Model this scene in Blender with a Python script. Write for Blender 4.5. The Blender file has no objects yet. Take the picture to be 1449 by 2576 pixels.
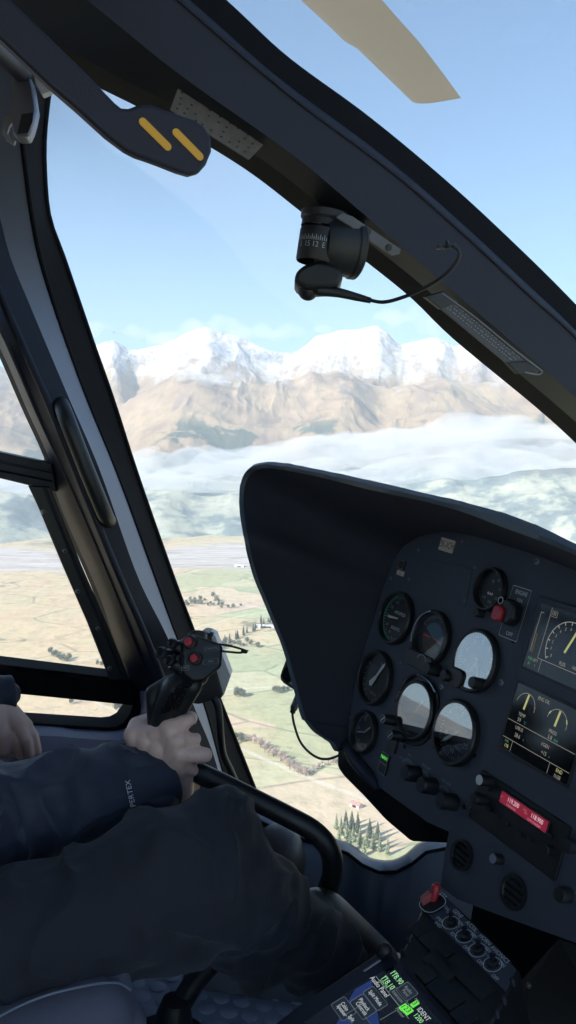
import bpy, math, random
import numpy as np
from mathutils import Vector, noise as mnoise

random.seed(7)
rng = np.random.default_rng(11)
SC = bpy.context.scene
COL = SC.collection

# ------------------------------------------------------------------ camera, sky, sun, exposure
PITCH = math.radians(5.0)
W0, H0, FPX = 1449.0, 2576.0, 2150.0
cam_d = bpy.data.cameras.new("camera")
cam_d.sensor_fit = 'VERTICAL'
cam_d.sensor_height = 36.0
cam_d.sensor_width = 36.0
cam_d.lens = 36.0 * FPX / H0
cam_d.clip_start = 0.02
cam_d.clip_end = 60000
cam = bpy.data.objects.new("camera", cam_d)
COL.objects.link(cam)
cam.location = (0, 0, 0)
cam.rotation_euler = (math.pi / 2 - PITCH, 0, 0)
SC.camera = cam

SUN_EL = math.radians(30)
SUN_AZ = math.radians(-130)            # clockwise from +Y: the sun stands behind the camera and to its left
world = bpy.data.worlds.new("World")
SC.world = world
world.use_nodes = True
wn = world.node_tree
sky = wn.nodes.new('ShaderNodeTexSky')
sky.sky_type = 'NISHITA'
sky.sun_disc = False
sky.sun_elevation = SUN_EL
sky.sun_rotation = SUN_AZ
sky.altitude = 800
sky.air_density = 1.0
sky.dust_density = 0.1
sky.ozone_density = 2.0
bg = wn.nodes['Background']
bg.inputs['Strength'].default_value = 0.09
tint = wn.nodes.new('ShaderNodeMix')
tint.data_type = 'RGBA'
tint.blend_type = 'MULTIPLY'
tint.inputs[0].default_value = 1.0
tint.inputs[7].default_value = (.70, .935, 1.06, 1)       # deep winter blue
wn.links.new(sky.outputs[0], tint.inputs[6])
wn.links.new(tint.outputs[2], bg.inputs['Color'])

sun_d = bpy.data.lights.new("sun", 'SUN')
sun_d.energy = 5.0
sun_d.angle = math.radians(0.5)
sun_d.color = (1.0, 0.95, 0.86)
sun = bpy.data.objects.new("sun", sun_d)
COL.objects.link(sun)
sdir = Vector((math.sin(SUN_AZ) * math.cos(SUN_EL), math.cos(SUN_AZ) * math.cos(SUN_EL), math.sin(SUN_EL)))
sun.rotation_euler = (-sdir).to_track_quat('-Z', 'Y').to_euler()

vs = SC.view_settings
vs.view_transform = 'Standard'
vs.look = 'None'
vs.exposure = .88
vs.gamma = 1.0
SC.cycles.use_denoising = True
SC.cycles.max_bounces = 10
SC.cycles.diffuse_bounces = 4
SC.cycles.glossy_bounces = 4
SC.cycles.transparent_max_bounces = 16
SC.cycles.volume_bounces = 2
SC.cycles.sample_clamp_indirect = 6.0
SC.cycles.caustics_reflective = False
SC.cycles.caustics_refractive = False

# ------------------------------------------------------------------ geometry of the view
cP, sP = math.cos(PITCH), math.sin(PITCH)
def c2w(c):
    c = np.asarray(c, float)
    x, y, z = c[..., 0], c[..., 1], c[..., 2]
    return np.stack([x, y * sP + z * cP, y * cP - z * sP], -1)
def nrm(v):
    v = np.asarray(v, float)
    return v / np.linalg.norm(v)
def ray(u, v):
    return np.array([(u - 724.5) / FPX, -(v - 1288.0) / FPX, 1.0])
# helicopter axes in the camera's frame (left, forward, up)
Lc = nrm([-.426, .1405, .894])
Vc = np.array([.282, .959, -.016]); Vc = nrm(Vc - Lc * Vc.dot(Lc))
Nc = np.cross(Lc, Vc)
t10 = math.radians(10)
Uc = Vc * math.cos(t10) + Nc * math.sin(t10)
Fc = -(Nc * math.cos(t10) - Vc * math.sin(t10))
def P(u, v, d): return c2w(ray(u, v) * d)
def PL(u, v, lat):                                  # where the sight line meets the upright plane this far to the left of the seat
    r = ray(u, v); return c2w(r * (lat / r.dot(Lc)))
def PF(u, v, up):                                   # ... the level plane at this height
    r = ray(u, v); return c2w(r * (up / r.dot(Uc)))
def HC(l, f, u): return c2w(l * Lc + f * Fc + u * Uc)
LW, FW, UW, VW, NW = (c2w(a) for a in (Lc, Fc, Uc, Vc, Nc))

class Frame:
    def __init__(s, o, x, y, z): s.o, s.x, s.y, s.z = (np.asarray(a, float) for a in (o, x, y, z))
    def w(s, p):
        p = np.atleast_2d(np.asarray(p, float))
        return s.o + p[:, :1] * s.x + p[:, 1:2] * s.y + p[:, 2:3] * s.z
    def at(s, p, rot=0.0):
        c, n = math.cos(rot), math.sin(rot)
        return Frame(s.w(p)[0], s.x * c + s.y * n, s.y * c - s.x * n, s.z)
class PlaneFrame(Frame):
    def st(s, u, v, off=0.0):
        r = c2w(ray(u, v)); t = (s.o.dot(s.z) + off) / r.dot(s.z)
        q = r * t - s.o
        return q.dot(s.x), q.dot(s.y)
    def pt(s, u, v, off=0.0):
        a, b = s.st(u, v, off); return s.w((a, b, off))[0]
def axis_frame(a, b, up=(0, 0, 1)):
    z = nrm(np.asarray(b) - a); x = np.cross(up, z)
    if np.linalg.norm(x) < 1e-3: x = np.cross((0, 1, 0), z)
    x = nrm(x); return Frame(a, x, np.cross(z, x), z)

# ------------------------------------------------------------------ mesh building
class MB:
    def __init__(s): s.v, s.f, s.m, s.mats, s.n = [], [], [], [], 0
    def mi(s, mat):
        if mat not in s.mats: s.mats.append(mat)
        return s.mats.index(mat)
    def add(s, v, f, mat, fr=None):
        v = np.atleast_2d(np.asarray(v, float))
        if fr is not None: v = fr.w(v)
        k = s.mi(mat)
        for q in f: s.f.append([i + s.n for i in q]); s.m.append(k)
        s.v.append(v); s.n += len(v); return s
    def build(s, name, parent=None, smooth=True, bevel=0, angle=35, origin=None, seg=2):
        V = np.concatenate(s.v)
        me = bpy.data.meshes.new(name)
        o = bpy.data.objects.new(name, me)
        COL.objects.link(o)
        if parent is not None:
            o.parent = parent; V = V - world_loc(parent)
        else:
            c = V.mean(0) if origin is None else np.asarray(origin)
            if origin is None: c = np.array([c[0], c[1], V[:, 2].min()])
            o.location = c; V = V - c
        me.from_pydata(V.tolist(), [], s.f)
        for m in s.mats: me.materials.append(m)
        me.polygons.foreach_set('material_index', s.m)
        me.validate(); me.update()
        if smooth:
            me.polygons.foreach_set('use_smooth', [True] * len(me.polygons))
            try: me.set_sharp_from_angle(angle=math.radians(angle))
            except Exception: pass
        if bevel:
            b = o.modifiers.new('bevel', 'BEVEL'); b.width = bevel; b.segments = seg; b.limit_method = 'ANGLE'; b.angle_limit = math.radians(40); b.harden_normals = False
        return o
def world_loc(o):
    p = np.zeros(3)
    while o is not None: p += np.array(o.location); o = o.parent
    return p
def tag(o, label=None, cat=None, group=None, kind=None):
    if label: o['label'] = label
    if cat: o['category'] = cat
    if group: o['group'] = group
    if kind: o['kind'] = kind
    return o
def empty(name, loc, label, cat, group=None):
    o = bpy.data.objects.new(name, None); COL.objects.link(o); o.location = [float(a) for a in loc]
    o.empty_display_size = .1
    return tag(o, label, cat, group)

def g_lathe(prof, n=32, cap=True):                  # prof: (r, z) list along local z
    v, f = [], []
    for r, z in prof:
        for i in range(n):
            a = 2 * math.pi * i / n; v.append((r * math.cos(a), r * math.sin(a), z))
    for k in range(len(prof) - 1):
        for i in range(n):
            j = (i + 1) % n; f.append((k * n + i, k * n + j, (k + 1) * n + j, (k + 1) * n + i))
    if cap:
        f.append(tuple(reversed(range(n)))); f.append(tuple(range((len(prof) - 1) * n, len(prof) * n)))
    return np.array(v), f
def g_box(x0, x1, y0, y1, z0, z1):
    v = [(x, y, z) for z in (z0, z1) for y in (y0, y1) for x in (x0, x1)]
    return np.array(v), [(0, 2, 3, 1), (4, 5, 7, 6), (0, 1, 5, 4), (2, 6, 7, 3), (0, 4, 6, 2), (1, 3, 7, 5)]
def g_prism(pts, z0, z1):                           # polygon in local xy
    n = len(pts); v = [(x, y, z0) for x, y in pts] + [(x, y, z1) for x, y in pts]
    f = [tuple(reversed(range(n))), tuple(range(n, 2 * n))] + [(i, (i + 1) % n, n + (i + 1) % n, n + i) for i in range(n)]
    return np.array(v), f
def rrect(w, h, r, n=5, cx=0, cy=0):
    out = []
    for qx, qy, a0 in ((w / 2 - r, h / 2 - r, 0), (-w / 2 + r, h / 2 - r, 90), (-w / 2 + r, -h / 2 + r, 180), (w / 2 - r, -h / 2 + r, 270)):
        for i in range(n + 1):
            a = math.radians(a0 + 90 * i / n); out.append((cx + qx + r * math.cos(a), cy + qy + r * math.sin(a)))
    return out
def g_rim(pts, w, z):                               # outline ribbon inside a closed 2D polygon
    p = np.array(pts); c = p.mean(0); q = c + (p - c) * (1 - w / np.linalg.norm(p - c, axis=1).mean())
    n = len(p); v = [(*a, z) for a in p] + [(*a, z) for a in q]
    return np.array(v), [(i, (i + 1) % n, n + (i + 1) % n, n + i) for i in range(n)]
def g_seg(a, b, w, z):
    a, b = np.array(a, float), np.array(b, float); d = nrm(b - a); n = np.array([-d[1], d[0]]) * w / 2
    return np.array([(*(a - n), z), (*(b - n), z), (*(b + n), z), (*(a + n), z)]), [(0, 1, 2, 3)]
def g_arc(r, a0, a1, w, z, n=24, cx=0, cy=0):
    v = []
    for i in range(n + 1):
        a = math.radians(a0 + (a1 - a0) * i / n)
        for rr in (r - w / 2, r + w / 2): v.append((cx + rr * math.cos(a), cy + rr * math.sin(a), z))
    return np.array(v), [(2 * i, 2 * i + 1, 2 * i + 3, 2 * i + 2) for i in range(n)]
def spline(pts, k=8):                               # Catmull-Rom through the points
    p = np.array(pts, float); p = np.vstack([2 * p[0] - p[1], p, 2 * p[-1] - p[-2]]); out = []
    for i in range(1, len(p) - 2):
        a, b, c, d = p[i - 1:i + 3]
        for j in range(k):
            t = j / k
            out.append(.5 * ((2 * b) + (-a + c) * t + (2 * a - 5 * b + 4 * c - d) * t * t + (-a + 3 * b - 3 * c + d) * t ** 3))
    out.append(p[-2]); return np.array(out)
def g_tube(pts, r, n=16, cap=True):
    p = np.array(pts, float); m = len(p)
    rr = np.full(m, r) if np.isscalar(r) else np.array(r, float)
    T = np.gradient(p, axis=0); T /= np.linalg.norm(T, axis=1)[:, None] + 1e-12
    x = np.cross((0, 0, 1.), T[0])
    if np.linalg.norm(x) < 1e-2: x = np.cross((0, 1., 0), T[0])
    x = nrm(x); v = []
    for i in range(m):
        x = nrm(x - T[i] * x.dot(T[i])); y = np.cross(T[i], x)
        for k in range(n):
            a = 2 * math.pi * k / n; v.append(p[i] + rr[i] * (math.cos(a) * x + math.sin(a) * y))
    f = [(i * n + k, i * n + (k + 1) % n, (i + 1) * n + (k + 1) % n, (i + 1) * n + k) for i in range(m - 1) for k in range(n)]
    if cap: f += [tuple(reversed(range(n))), tuple(range((m - 1) * n, m * n))]
    return np.array(v), f
def g_loft(lines, closed=False):
    A = np.array(lines); k, m = A.shape[:2]
    f = [(i * m + j, i * m + j + 1, (i + 1) % k * m + j + 1, (i + 1) % k * m + j) for i in range(k if closed else k - 1) for j in range(m - 1)]
    return A.reshape(-1, 3), f
def g_cone(p0, r0, p1, r1, n=20, k=6):              # tapered capsule in world coordinates
    p0, p1 = np.array(p0, float), np.array(p1, float)
    d = np.linalg.norm(p1 - p0); fr = axis_frame(p0, p1)
    prof = [(r0 * math.cos(a), -r0 * math.sin(a)) for a in np.linspace(math.pi / 2 - .05, 0, k)] + [(r1 * math.cos(a), d + r1 * math.sin(a)) for a in np.linspace(0, math.pi / 2 - .05, k)]
    v, f = g_lathe(prof, n); return fr.w(v), f
_tc = {}
def g_text(body, size, spacing=1.0):
    key = (body, spacing)
    if key not in _tc:
        c = bpy.data.curves.new('t', 'FONT'); c.body = body; c.size = 1; c.align_x = 'CENTER'; c.align_y = 'CENTER'; c.resolution_u = 2; c.space_character = spacing
        o = bpy.data.objects.new('t', c); COL.objects.link(o)
        bpy.context.view_layer.update()
        me = bpy.data.meshes.new_from_object(o.evaluated_get(bpy.context.evaluated_depsgraph_get()))
        _tc[key] = (np.array([v.co[:] for v in me.vertices]).reshape(-1, 3), [tuple(p.vertices) for p in me.polygons])
        bpy.data.objects.remove(o); bpy.data.curves.remove(c); bpy.data.meshes.remove(me)
    v, f = _tc[key]
    return v * size, f
def organic(cones, voxel, smooth=6, extra=None):    # one continuous skin round tapered capsules
    mb = MB(); dm = bpy.data.materials.new('tmp')
    for c in cones: mb.add(*g_cone(*c), dm)
    for e in (extra or []): mb.add(*e, dm)
    o = mb.build('tmp', smooth=False, origin=(0, 0, 0))
    r = o.modifiers.new('r', 'REMESH'); r.mode = 'VOXEL'; r.voxel_size = voxel
    s = o.modifiers.new('s', 'SMOOTH'); s.iterations = smooth; s.factor = .5
    bpy.context.view_layer.update()
    me = bpy.data.meshes.new_from_object(o.evaluated_get(bpy.context.evaluated_depsgraph_get()))
    bpy.data.objects.remove(o); bpy.data.materials.remove(dm)
    n = len(me.vertices); V = np.empty(n * 3); me.vertices.foreach_get('co', V)
    N = np.empty(n * 3); me.vertices.foreach_get('normal', N)
    f = [tuple(p.vertices) for p in me.polygons]
    bpy.data.meshes.remove(me)
    return V.reshape(-1, 3), N.reshape(-1, 3), f
def nz(p): return mnoise.noise(Vector(p))

# ------------------------------------------------------------------ materials
def nodes(name):
    m = bpy.data.materials.new(name); m.use_nodes = True
    return m, m.node_tree, m.node_tree.nodes['Principled BSDF']
def lk(nt, a, b): nt.links.new(a, b)
def nn(nt, t, **kw):
    n = nt.nodes.new('ShaderNode' + t)
    for k, v in kw.items():
        if hasattr(n, k): setattr(n, k, v)
        else: n.inputs[k.replace('_', ' ')].default_value = v
    return n
def paint(name, c, rough=.5, var=.25, scale=60, bump=.15, metal=0., spec=.5, fine=900, sheen=0):
    m, nt, b = nodes(name)
    tc = nn(nt, 'TexCoord')
    n1 = nn(nt, 'TexNoise'); n1.inputs['Scale'].default_value = scale * .15; n1.inputs['Detail'].default_value = 6
    lk(nt, tc.outputs['Object'], n1.inputs['Vector'])
    mx = nn(nt, 'Mix', data_type='RGBA')
    mx.inputs[6].default_value = (*[k * (1 - var) for k in c], 1); mx.inputs[7].default_value = (*[min(1, k * (1 + var)) for k in c], 1)
    lk(nt, n1.outputs['Fac'], mx.inputs[0]); lk(nt, mx.outputs[2], b.inputs['Base Color'])
    mr = nn(nt, 'MapRange'); mr.inputs['To Min'].default_value = max(.05, rough - .12); mr.inputs['To Max'].default_value = min(1, rough + .12)
    lk(nt, n1.outputs['Fac'], mr.inputs['Value']); lk(nt, mr.outputs[0], b.inputs['Roughness'])
    b.inputs['Metallic'].default_value = metal; b.inputs['Specular IOR Level'].default_value = spec
    if sheen: b.inputs['Sheen Weight'].default_value = sheen
    if bump:
        n2 = nn(nt, 'TexNoise'); n2.inputs['Scale'].default_value = fine; n2.inputs['Detail'].default_value = 3
        lk(nt, tc.outputs['Object'], n2.inputs['Vector'])
        bp = nn(nt, 'Bump'); bp.inputs['Strength'].default_value = bump; bp.inputs['Distance'].default_value = .001
        lk(nt, n2.outputs['Fac'], bp.inputs['Height']); lk(nt, bp.outputs[0], b.inputs['Normal'])
    return m
def lit(name, c, e):                                # self-lit marks of a display
    m, nt, b = nodes(name)
    b.inputs['Base Color'].default_value = (*[k * .3 for k in c], 1)
    b.inputs['Emission Color'].default_value = (*c, 1); b.inputs['Emission Strength'].default_value = e
    return m
def glass(name, base=.0, rough=.0, tint=(1, 1, 1), ior=1.5):
    m, nt, b = nodes(name); nt.nodes.remove(b)
    out = nt.nodes['Material Output']
    tr = nn(nt, 'BsdfTransparent'); tr.inputs[0].default_value = (*tint, 1)
    gl = nn(nt, 'BsdfGlossy'); gl.inputs['Roughness'].default_value = rough
    lw = nn(nt, 'LayerWeight'); lw.inputs['Blend'].default_value = .5
    pw = nn(nt, 'Math', operation='POWER'); pw.inputs[1].default_value = 4.5; lk(nt, lw.outputs['Facing'], pw.inputs[0])
    ad = nn(nt, 'Math', operation='MULTIPLY_ADD', use_clamp=True); ad.inputs[1].default_value = ior; ad.inputs[2].default_value = base
    lk(nt, pw.outputs[0], ad.inputs[0])
    mx = nn(nt, 'MixShader'); lk(nt, ad.outputs[0], mx.inputs[0]); lk(nt, tr.outputs[0], mx.inputs[1]); lk(nt, gl.outputs[0], mx.inputs[2])
    lk(nt, mx.outputs[0], out.inputs['Surface'])
    return m
M = {}
M['trim'] = paint('dark_cabin_paint', (.016, .019, .032), .45, bump=.25, spec=.35)
M['post'] = paint('post_paint', (.019, .021, .038), .55, bump=.3, spec=.3)
M['black'] = paint('black_plastic', (.012, .013, .015), .45)
M['seal'] = paint('black_rubber', (.006, .006, .008), .8, spec=.15)
M['strip'] = paint('grey_trim_paint', (.17, .19, .25), .5, var=.12)
M['shell'] = paint('blue_grey_shell', (.05, .065, .10), .45)
M['sill'] = paint('door_ledge_paint', (.25, .27, .42), .6)
M['hood'] = paint('hood_fabric', (.022, .024, .038), .85, bump=.5, fine=1500)
M['hoodedge'] = paint('hood_leather_edge', (.075, .10, .125), .5, bump=.5, fine=500)
M['panel'] = paint('panel_paint', (.048, .057, .080), .6, bump=.3, fine=1500)
M['dial'] = paint('dial_black', (.008, .008, .010), .5, bump=0)
M['mark'] = paint('white_mark', (.66, .69, .70), .6, var=.1, bump=0)
M['dim'] = paint('dim_mark', (.30, .33, .35), .6, var=.1, bump=0)
M['green'] = paint('green_mark', (.05, .35, .22), .6, bump=0)
M['yellow'] = paint('yellow_mark', (.70, .36, .03), .5, var=.1, bump=.1)
M['red'] = paint('red_plastic', (.42, .02, .035), .35, var=.15, bump=0)
M['redflag'] = paint('orange_flag', (.6, .08, .03), .5, bump=0)
M['blueball'] = paint('attitude_blue', (.05, .12, .18), .5, bump=0)
M['brownball'] = paint('attitude_brown', (.06, .035, .02), .5, bump=0)
M['cream'] = paint('cream_label', (.62, .52, .42), .6, var=.1, bump=0)
M['chrome'] = paint('worn_metal', (.45, .46, .48), .28, metal=1, bump=.05)
M['steel'] = paint('dull_metal', (.22, .22, .26), .4, metal=.8, bump=.1)
M['bounce_lining'] = paint('pale_bounce_lining', (.68, .67, .65), .9, var=.1, bump=.4)  # pale colour for unseen surfaces added to bounce fill light forward
M['grey'] = paint('grey_metal_plate', (.20, .20, .22), .5)
M['skin'] = None
M['screen'] = paint('screen_black', (.003, .003, .005), .12, bump=0, spec=.45, var=0)
M['window'] = glass('window_acrylic', base=.008, ior=.16)
M['lens'] = glass('instrument_glass', base=.38, ior=.5)
M['lensdark'] = glass('instrument_glass_coated', base=.04, ior=.4)
M['scrglass'] = glass('display_glass', base=.02, rough=.0, ior=.3)
M['white'] = paint('white_plastic', (.55, .55, .57), .5, var=.06)

# ------------------------------------------------------------------ the land below and beyond
GZ = -500.0
_perm = np.random.default_rng(5).permutation(256); _perm = np.concatenate([_perm, _perm])
_ga = np.random.default_rng(6).uniform(0, 2 * np.pi, 256); _gx, _gy = np.cos(_ga), np.sin(_ga)
def perlin(x, y):
    xi, yi = np.floor(x).astype(int), np.floor(y).astype(int); xf, yf = x - xi, y - yi
    u, v = xf ** 3 * (xf * (xf * 6 - 15) + 10), yf ** 3 * (yf * (yf * 6 - 15) + 10)
    def g(ix, iy, fx, fy):
        h = _perm[(_perm[ix & 255] + iy) & 255]; return _gx[h] * fx + _gy[h] * fy
    a = g(xi, yi, xf, yf); b = g(xi + 1, yi, xf - 1, yf); c = g(xi, yi + 1, xf, yf - 1); d = g(xi + 1, yi + 1, xf - 1, yf - 1)
    return 1.4 * ((a + (b - a) * u) * (1 - v) + (c + (d - c) * u) * v)
def fbm(x, y, o=5):
    s, a = 0, 1.
    for i in range(o): s = s + a * perlin(x + 17.3 * i, y - 9.1 * i); x = x * 2.03; y = y * 2.03; a *= .5
    return s
def ridged(x, y, o=5):
    s, a, w = 0, 1., 1.
    for i in range(o):
        n = (1 - np.abs(perlin(x + 31.7 * i, y + 5.3 * i))) ** 2 * w
        s = s + a * n; w = np.clip(n * 1.6, 0, 1); x = x * 2.1; y = y * 2.1; a *= .5
    return s
def azel(u, v):
    r = c2w(ray(u, v)); return math.atan2(r[0], r[1]), r[2] / math.hypot(r[0], r[1])
def crest(pts, R, az):
    q = np.array([azel(*p) for p in spline(np.array(pts), 6)]); return np.interp(az, q[:, 0], q[:, 1] * R)

def color_ramp(nt, fac, stops):
    r = nn(nt, 'ValToRGB'); e = r.color_ramp.elements
    while len(e) < len(stops): e.new(.5)
    for k, (p, c) in zip(e, stops): k.position = p; k.color = (*c, 1)
    if fac is not None: lk(nt, fac, r.inputs[0])
    return r.outputs[0]
def mixc(nt, f, a, b):
    m = nn(nt, 'Mix', data_type='RGBA')
    if isinstance(f, (int, float)): m.inputs[0].default_value = f
    else: lk(nt, f, m.inputs[0])
    for k, c in ((6, a), (7, b)):
        if isinstance(c, tuple): m.inputs[k].default_value = (*c, 1)
        else: lk(nt, c, m.inputs[k])
    return m.outputs[2]
def mth(nt, op, a, b=None, clamp=False):
    n = nn(nt, 'Math', operation=op, use_clamp=clamp)
    for k, c in ((0, a), (1, b)):
        if c is None: continue
        if isinstance(c, (int, float)): n.inputs[k].default_value = c
        else: lk(nt, c, n.inputs[k])
    return n.outputs[0]
def smooth(nt, v, a, b):
    n = nn(nt, 'MapRange', interpolation_type='SMOOTHSTEP'); lk(nt, v, n.inputs[0]); n.inputs[1].default_value = a; n.inputs[2].default_value = b
    return n.outputs[0]
def noise_tex(nt, vec, scale, detail=5, rough=.55, dist=0):
    n = nn(nt, 'TexNoise'); n.inputs['Scale'].default_value = scale; n.inputs['Detail'].default_value = detail
    n.inputs['Roughness'].default_value = rough; n.inputs['Distortion'].default_value = dist; lk(nt, vec, n.inputs['Vector'])
    return n.outputs['Fac']
def mapping(nt, vec, sc=(1, 1, 1), rot=0):
    n = nn(nt, 'Mapping'); n.inputs['Scale'].default_value = sc; n.inputs['Rotation'].default_value = (0, 0, rot); lk(nt, vec, n.inputs[0]); return n.outputs[0]

def ground_material():
    m, nt, b = nodes('valley_land')
    g = nn(nt, 'NewGeometry'); p = g.outputs['Position']
    sp = nn(nt, 'SeparateXYZ'); lk(nt, p, sp.inputs[0]); X, Y = sp.outputs[0], sp.outputs[1]
    warp = nn(nt, 'TexNoise'); warp.inputs['Scale'].default_value = .0022; warp.inputs['Detail'].default_value = 3; lk(nt, p, warp.inputs['Vector'])
    va = nn(nt, 'VectorMath', operation='SCALE'); va.inputs['Scale'].default_value = 160; lk(nt, warp.outputs['Color'], va.inputs[0])
    vb = nn(nt, 'VectorMath', operation='ADD'); lk(nt, p, vb.inputs[0]); lk(nt, va.outputs[0], vb.inputs[1])
    q = mapping(nt, vb.outputs[0], (1 / 290, 1 / 200, 0), .55)
    vo = nn(nt, 'TexVoronoi', voronoi_dimensions='2D', distance='CHEBYCHEV'); vo.inputs['Scale'].default_value = 1; vo.inputs['Randomness'].default_value = .85; lk(nt, q, vo.inputs['Vector'])
    cs = nn(nt, 'SeparateColor'); lk(nt, vo.outputs['Color'], cs.inputs[0])
    field = color_ramp(nt, cs.outputs[0], [(0, (.54, .54, .32)), (.22, (.64, .61, .39)), (.4, (.74, .60, .42)), (.55, (.54, .58, .35)), (.72, (.75, .57, .43)), (.9, (.48, .52, .31))])
    nt.nodes[-1].color_ramp.interpolation = 'CONSTANT'
    n1 = noise_tex(nt, p, .006, 6, .6, .6); n2 = noise_tex(nt, p, .035, 5, .6)
    rough = color_ramp(nt, n1, [(.3, (.64, .47, .30)), (.45, (.76, .58, .37)), (.6, (.70, .58, .36)), (.72, (.52, .44, .30))])
    # open scrub country to the left, pasture to the right
    mixf = mth(nt, 'ADD', mth(nt, 'MULTIPLY', X, -.0011), mth(nt, 'MULTIPLY', noise_tex(nt, p, .0016, 3), 2.2))
    c = mixc(nt, smooth(nt, mixf, 1.15, 1.6), field, rough)
    c = mixc(nt, mth(nt, 'MULTIPLY', smooth(nt, n2, .45, .75), .35), c, (.20, .20, .11))
    st = noise_tex(nt, mapping(nt, p, (.05, .004, 0), .55), 1, 3)
    c = mixc(nt, mth(nt, 'MULTIPLY', smooth(nt, st, .4, .7), .25), c, (.50, .45, .30))
    # hedges along the field edges
    ve = nn(nt, 'TexVoronoi', voronoi_dimensions='2D', feature='DISTANCE_TO_EDGE'); ve.inputs['Scale'].default_value = 1; ve.inputs['Randomness'].default_value = .85; lk(nt, q, ve.inputs['Vector'])
    hedge = mth(nt, 'MULTIPLY', mth(nt, 'SUBTRACT', 1, smooth(nt, ve.outputs['Distance'], .004, .026)), smooth(nt, n1, .36, .46))
    c = mixc(nt, mth(nt, 'MULTIPLY', hedge, .5), c, (.20, .21, .15))
    v2 = nn(nt, 'TexVoronoi', voronoi_dimensions='2D', feature='DISTANCE_TO_EDGE'); v2.inputs['Scale'].default_value = 1; v2.inputs['Randomness'].default_value = 1; lk(nt, mapping(nt, vb.outputs[0], (1 / 900, 1 / 620, 0), .2), v2.inputs['Vector'])
    c = mixc(nt, mth(nt, 'MULTIPLY', mth(nt, 'SUBTRACT', 1, smooth(nt, v2.outputs['Distance'], .002, .010)), .5), c, (.80, .74, .64))
    bush = mth(nt, 'MULTIPLY', smooth(nt, noise_tex(nt, p, .05, 3, .6), .64, .70), smooth(nt, noise_tex(nt, p, .004, 4, .6), .50, .58))
    c = mixc(nt, mth(nt, 'MULTIPLY', bush, .6), c, (.22, .23, .17))
    # braided river and its shingle flats
    wob = mth(nt, 'ADD', Y, mth(nt, 'MULTIPLY', noise_tex(nt, p, .0015, 5), 1100))
    band = mth(nt, 'MULTIPLY', smooth(nt, wob, 3560, 3800), mth(nt, 'SUBTRACT', 1, smooth(nt, wob, 4250, 4560)))
    rv = noise_tex(nt, mapping(nt, p, (.0016, .010, 0), .06), 1, 7, .65, 1.6)
    river = color_ramp(nt, rv, [(.34, (.42, .34, .28)), (.44, (.56, .48, .43)), (.53, (.72, .68, .64)), (.60, (.48, .40, .34)), (.72, (.62, .55, .49))])
    c = mixc(nt, band, c, river)
    # dark forest on the far terraces
    fo = noise_tex(nt, p, .0013, 6, .62)
    far = mth(nt, 'MULTIPLY', smooth(nt, wob, 4500, 4800), smooth(nt, fo, .50, .58))
    c = mixc(nt, mth(nt, 'MULTIPLY', far, .9), c, (.15, .19, .15))
    near = mth(nt, 'MULTIPLY', mth(nt, 'SUBTRACT', 1, smooth(nt, Y, 3000, 3400)), smooth(nt, noise_tex(nt, p, .0045, 6, .65), .62, .66))
    c = mixc(nt, mth(nt, 'MULTIPLY', near, .8), c, (.22, .22, .16))
    lk(nt, c, b.inputs['Base Color']); b.inputs['Roughness'].default_value = .95; b.inputs['Specular IOR Level'].default_value = .1
    bp = nn(nt, 'Bump'); bp.inputs['Strength'].default_value = .5; bp.inputs['Distance'].default_value = 6; lk(nt, n2, bp.inputs['Height']); lk(nt, bp.outputs[0], b.inputs['Normal'])
    return m
xs = np.concatenate([np.linspace(-15000, -7000, 8), np.linspace(-6000, 6000, 60), np.linspace(7000, 15000, 8)])
gx, gy = np.meshgrid(xs, xs)
gz = GZ + 14 * fbm(gx / 2300, gy / 2300, 3)
gv = np.stack([gx, gy, gz], -1)
tag(MB().add(*g_loft(list(gv)), ground_material()).build('ground', origin=(0, 0, GZ), angle=180), kind='structure')
def ground_at(u, v):
    r = c2w(ray(u, v)); t = GZ / r[2]; p = r * t
    z = GZ + 14 * fbm(np.array([p[0] / 2300]), np.array([p[1] / 2300]), 3)[0]
    return np.array([p[0], p[1], z])

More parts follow.
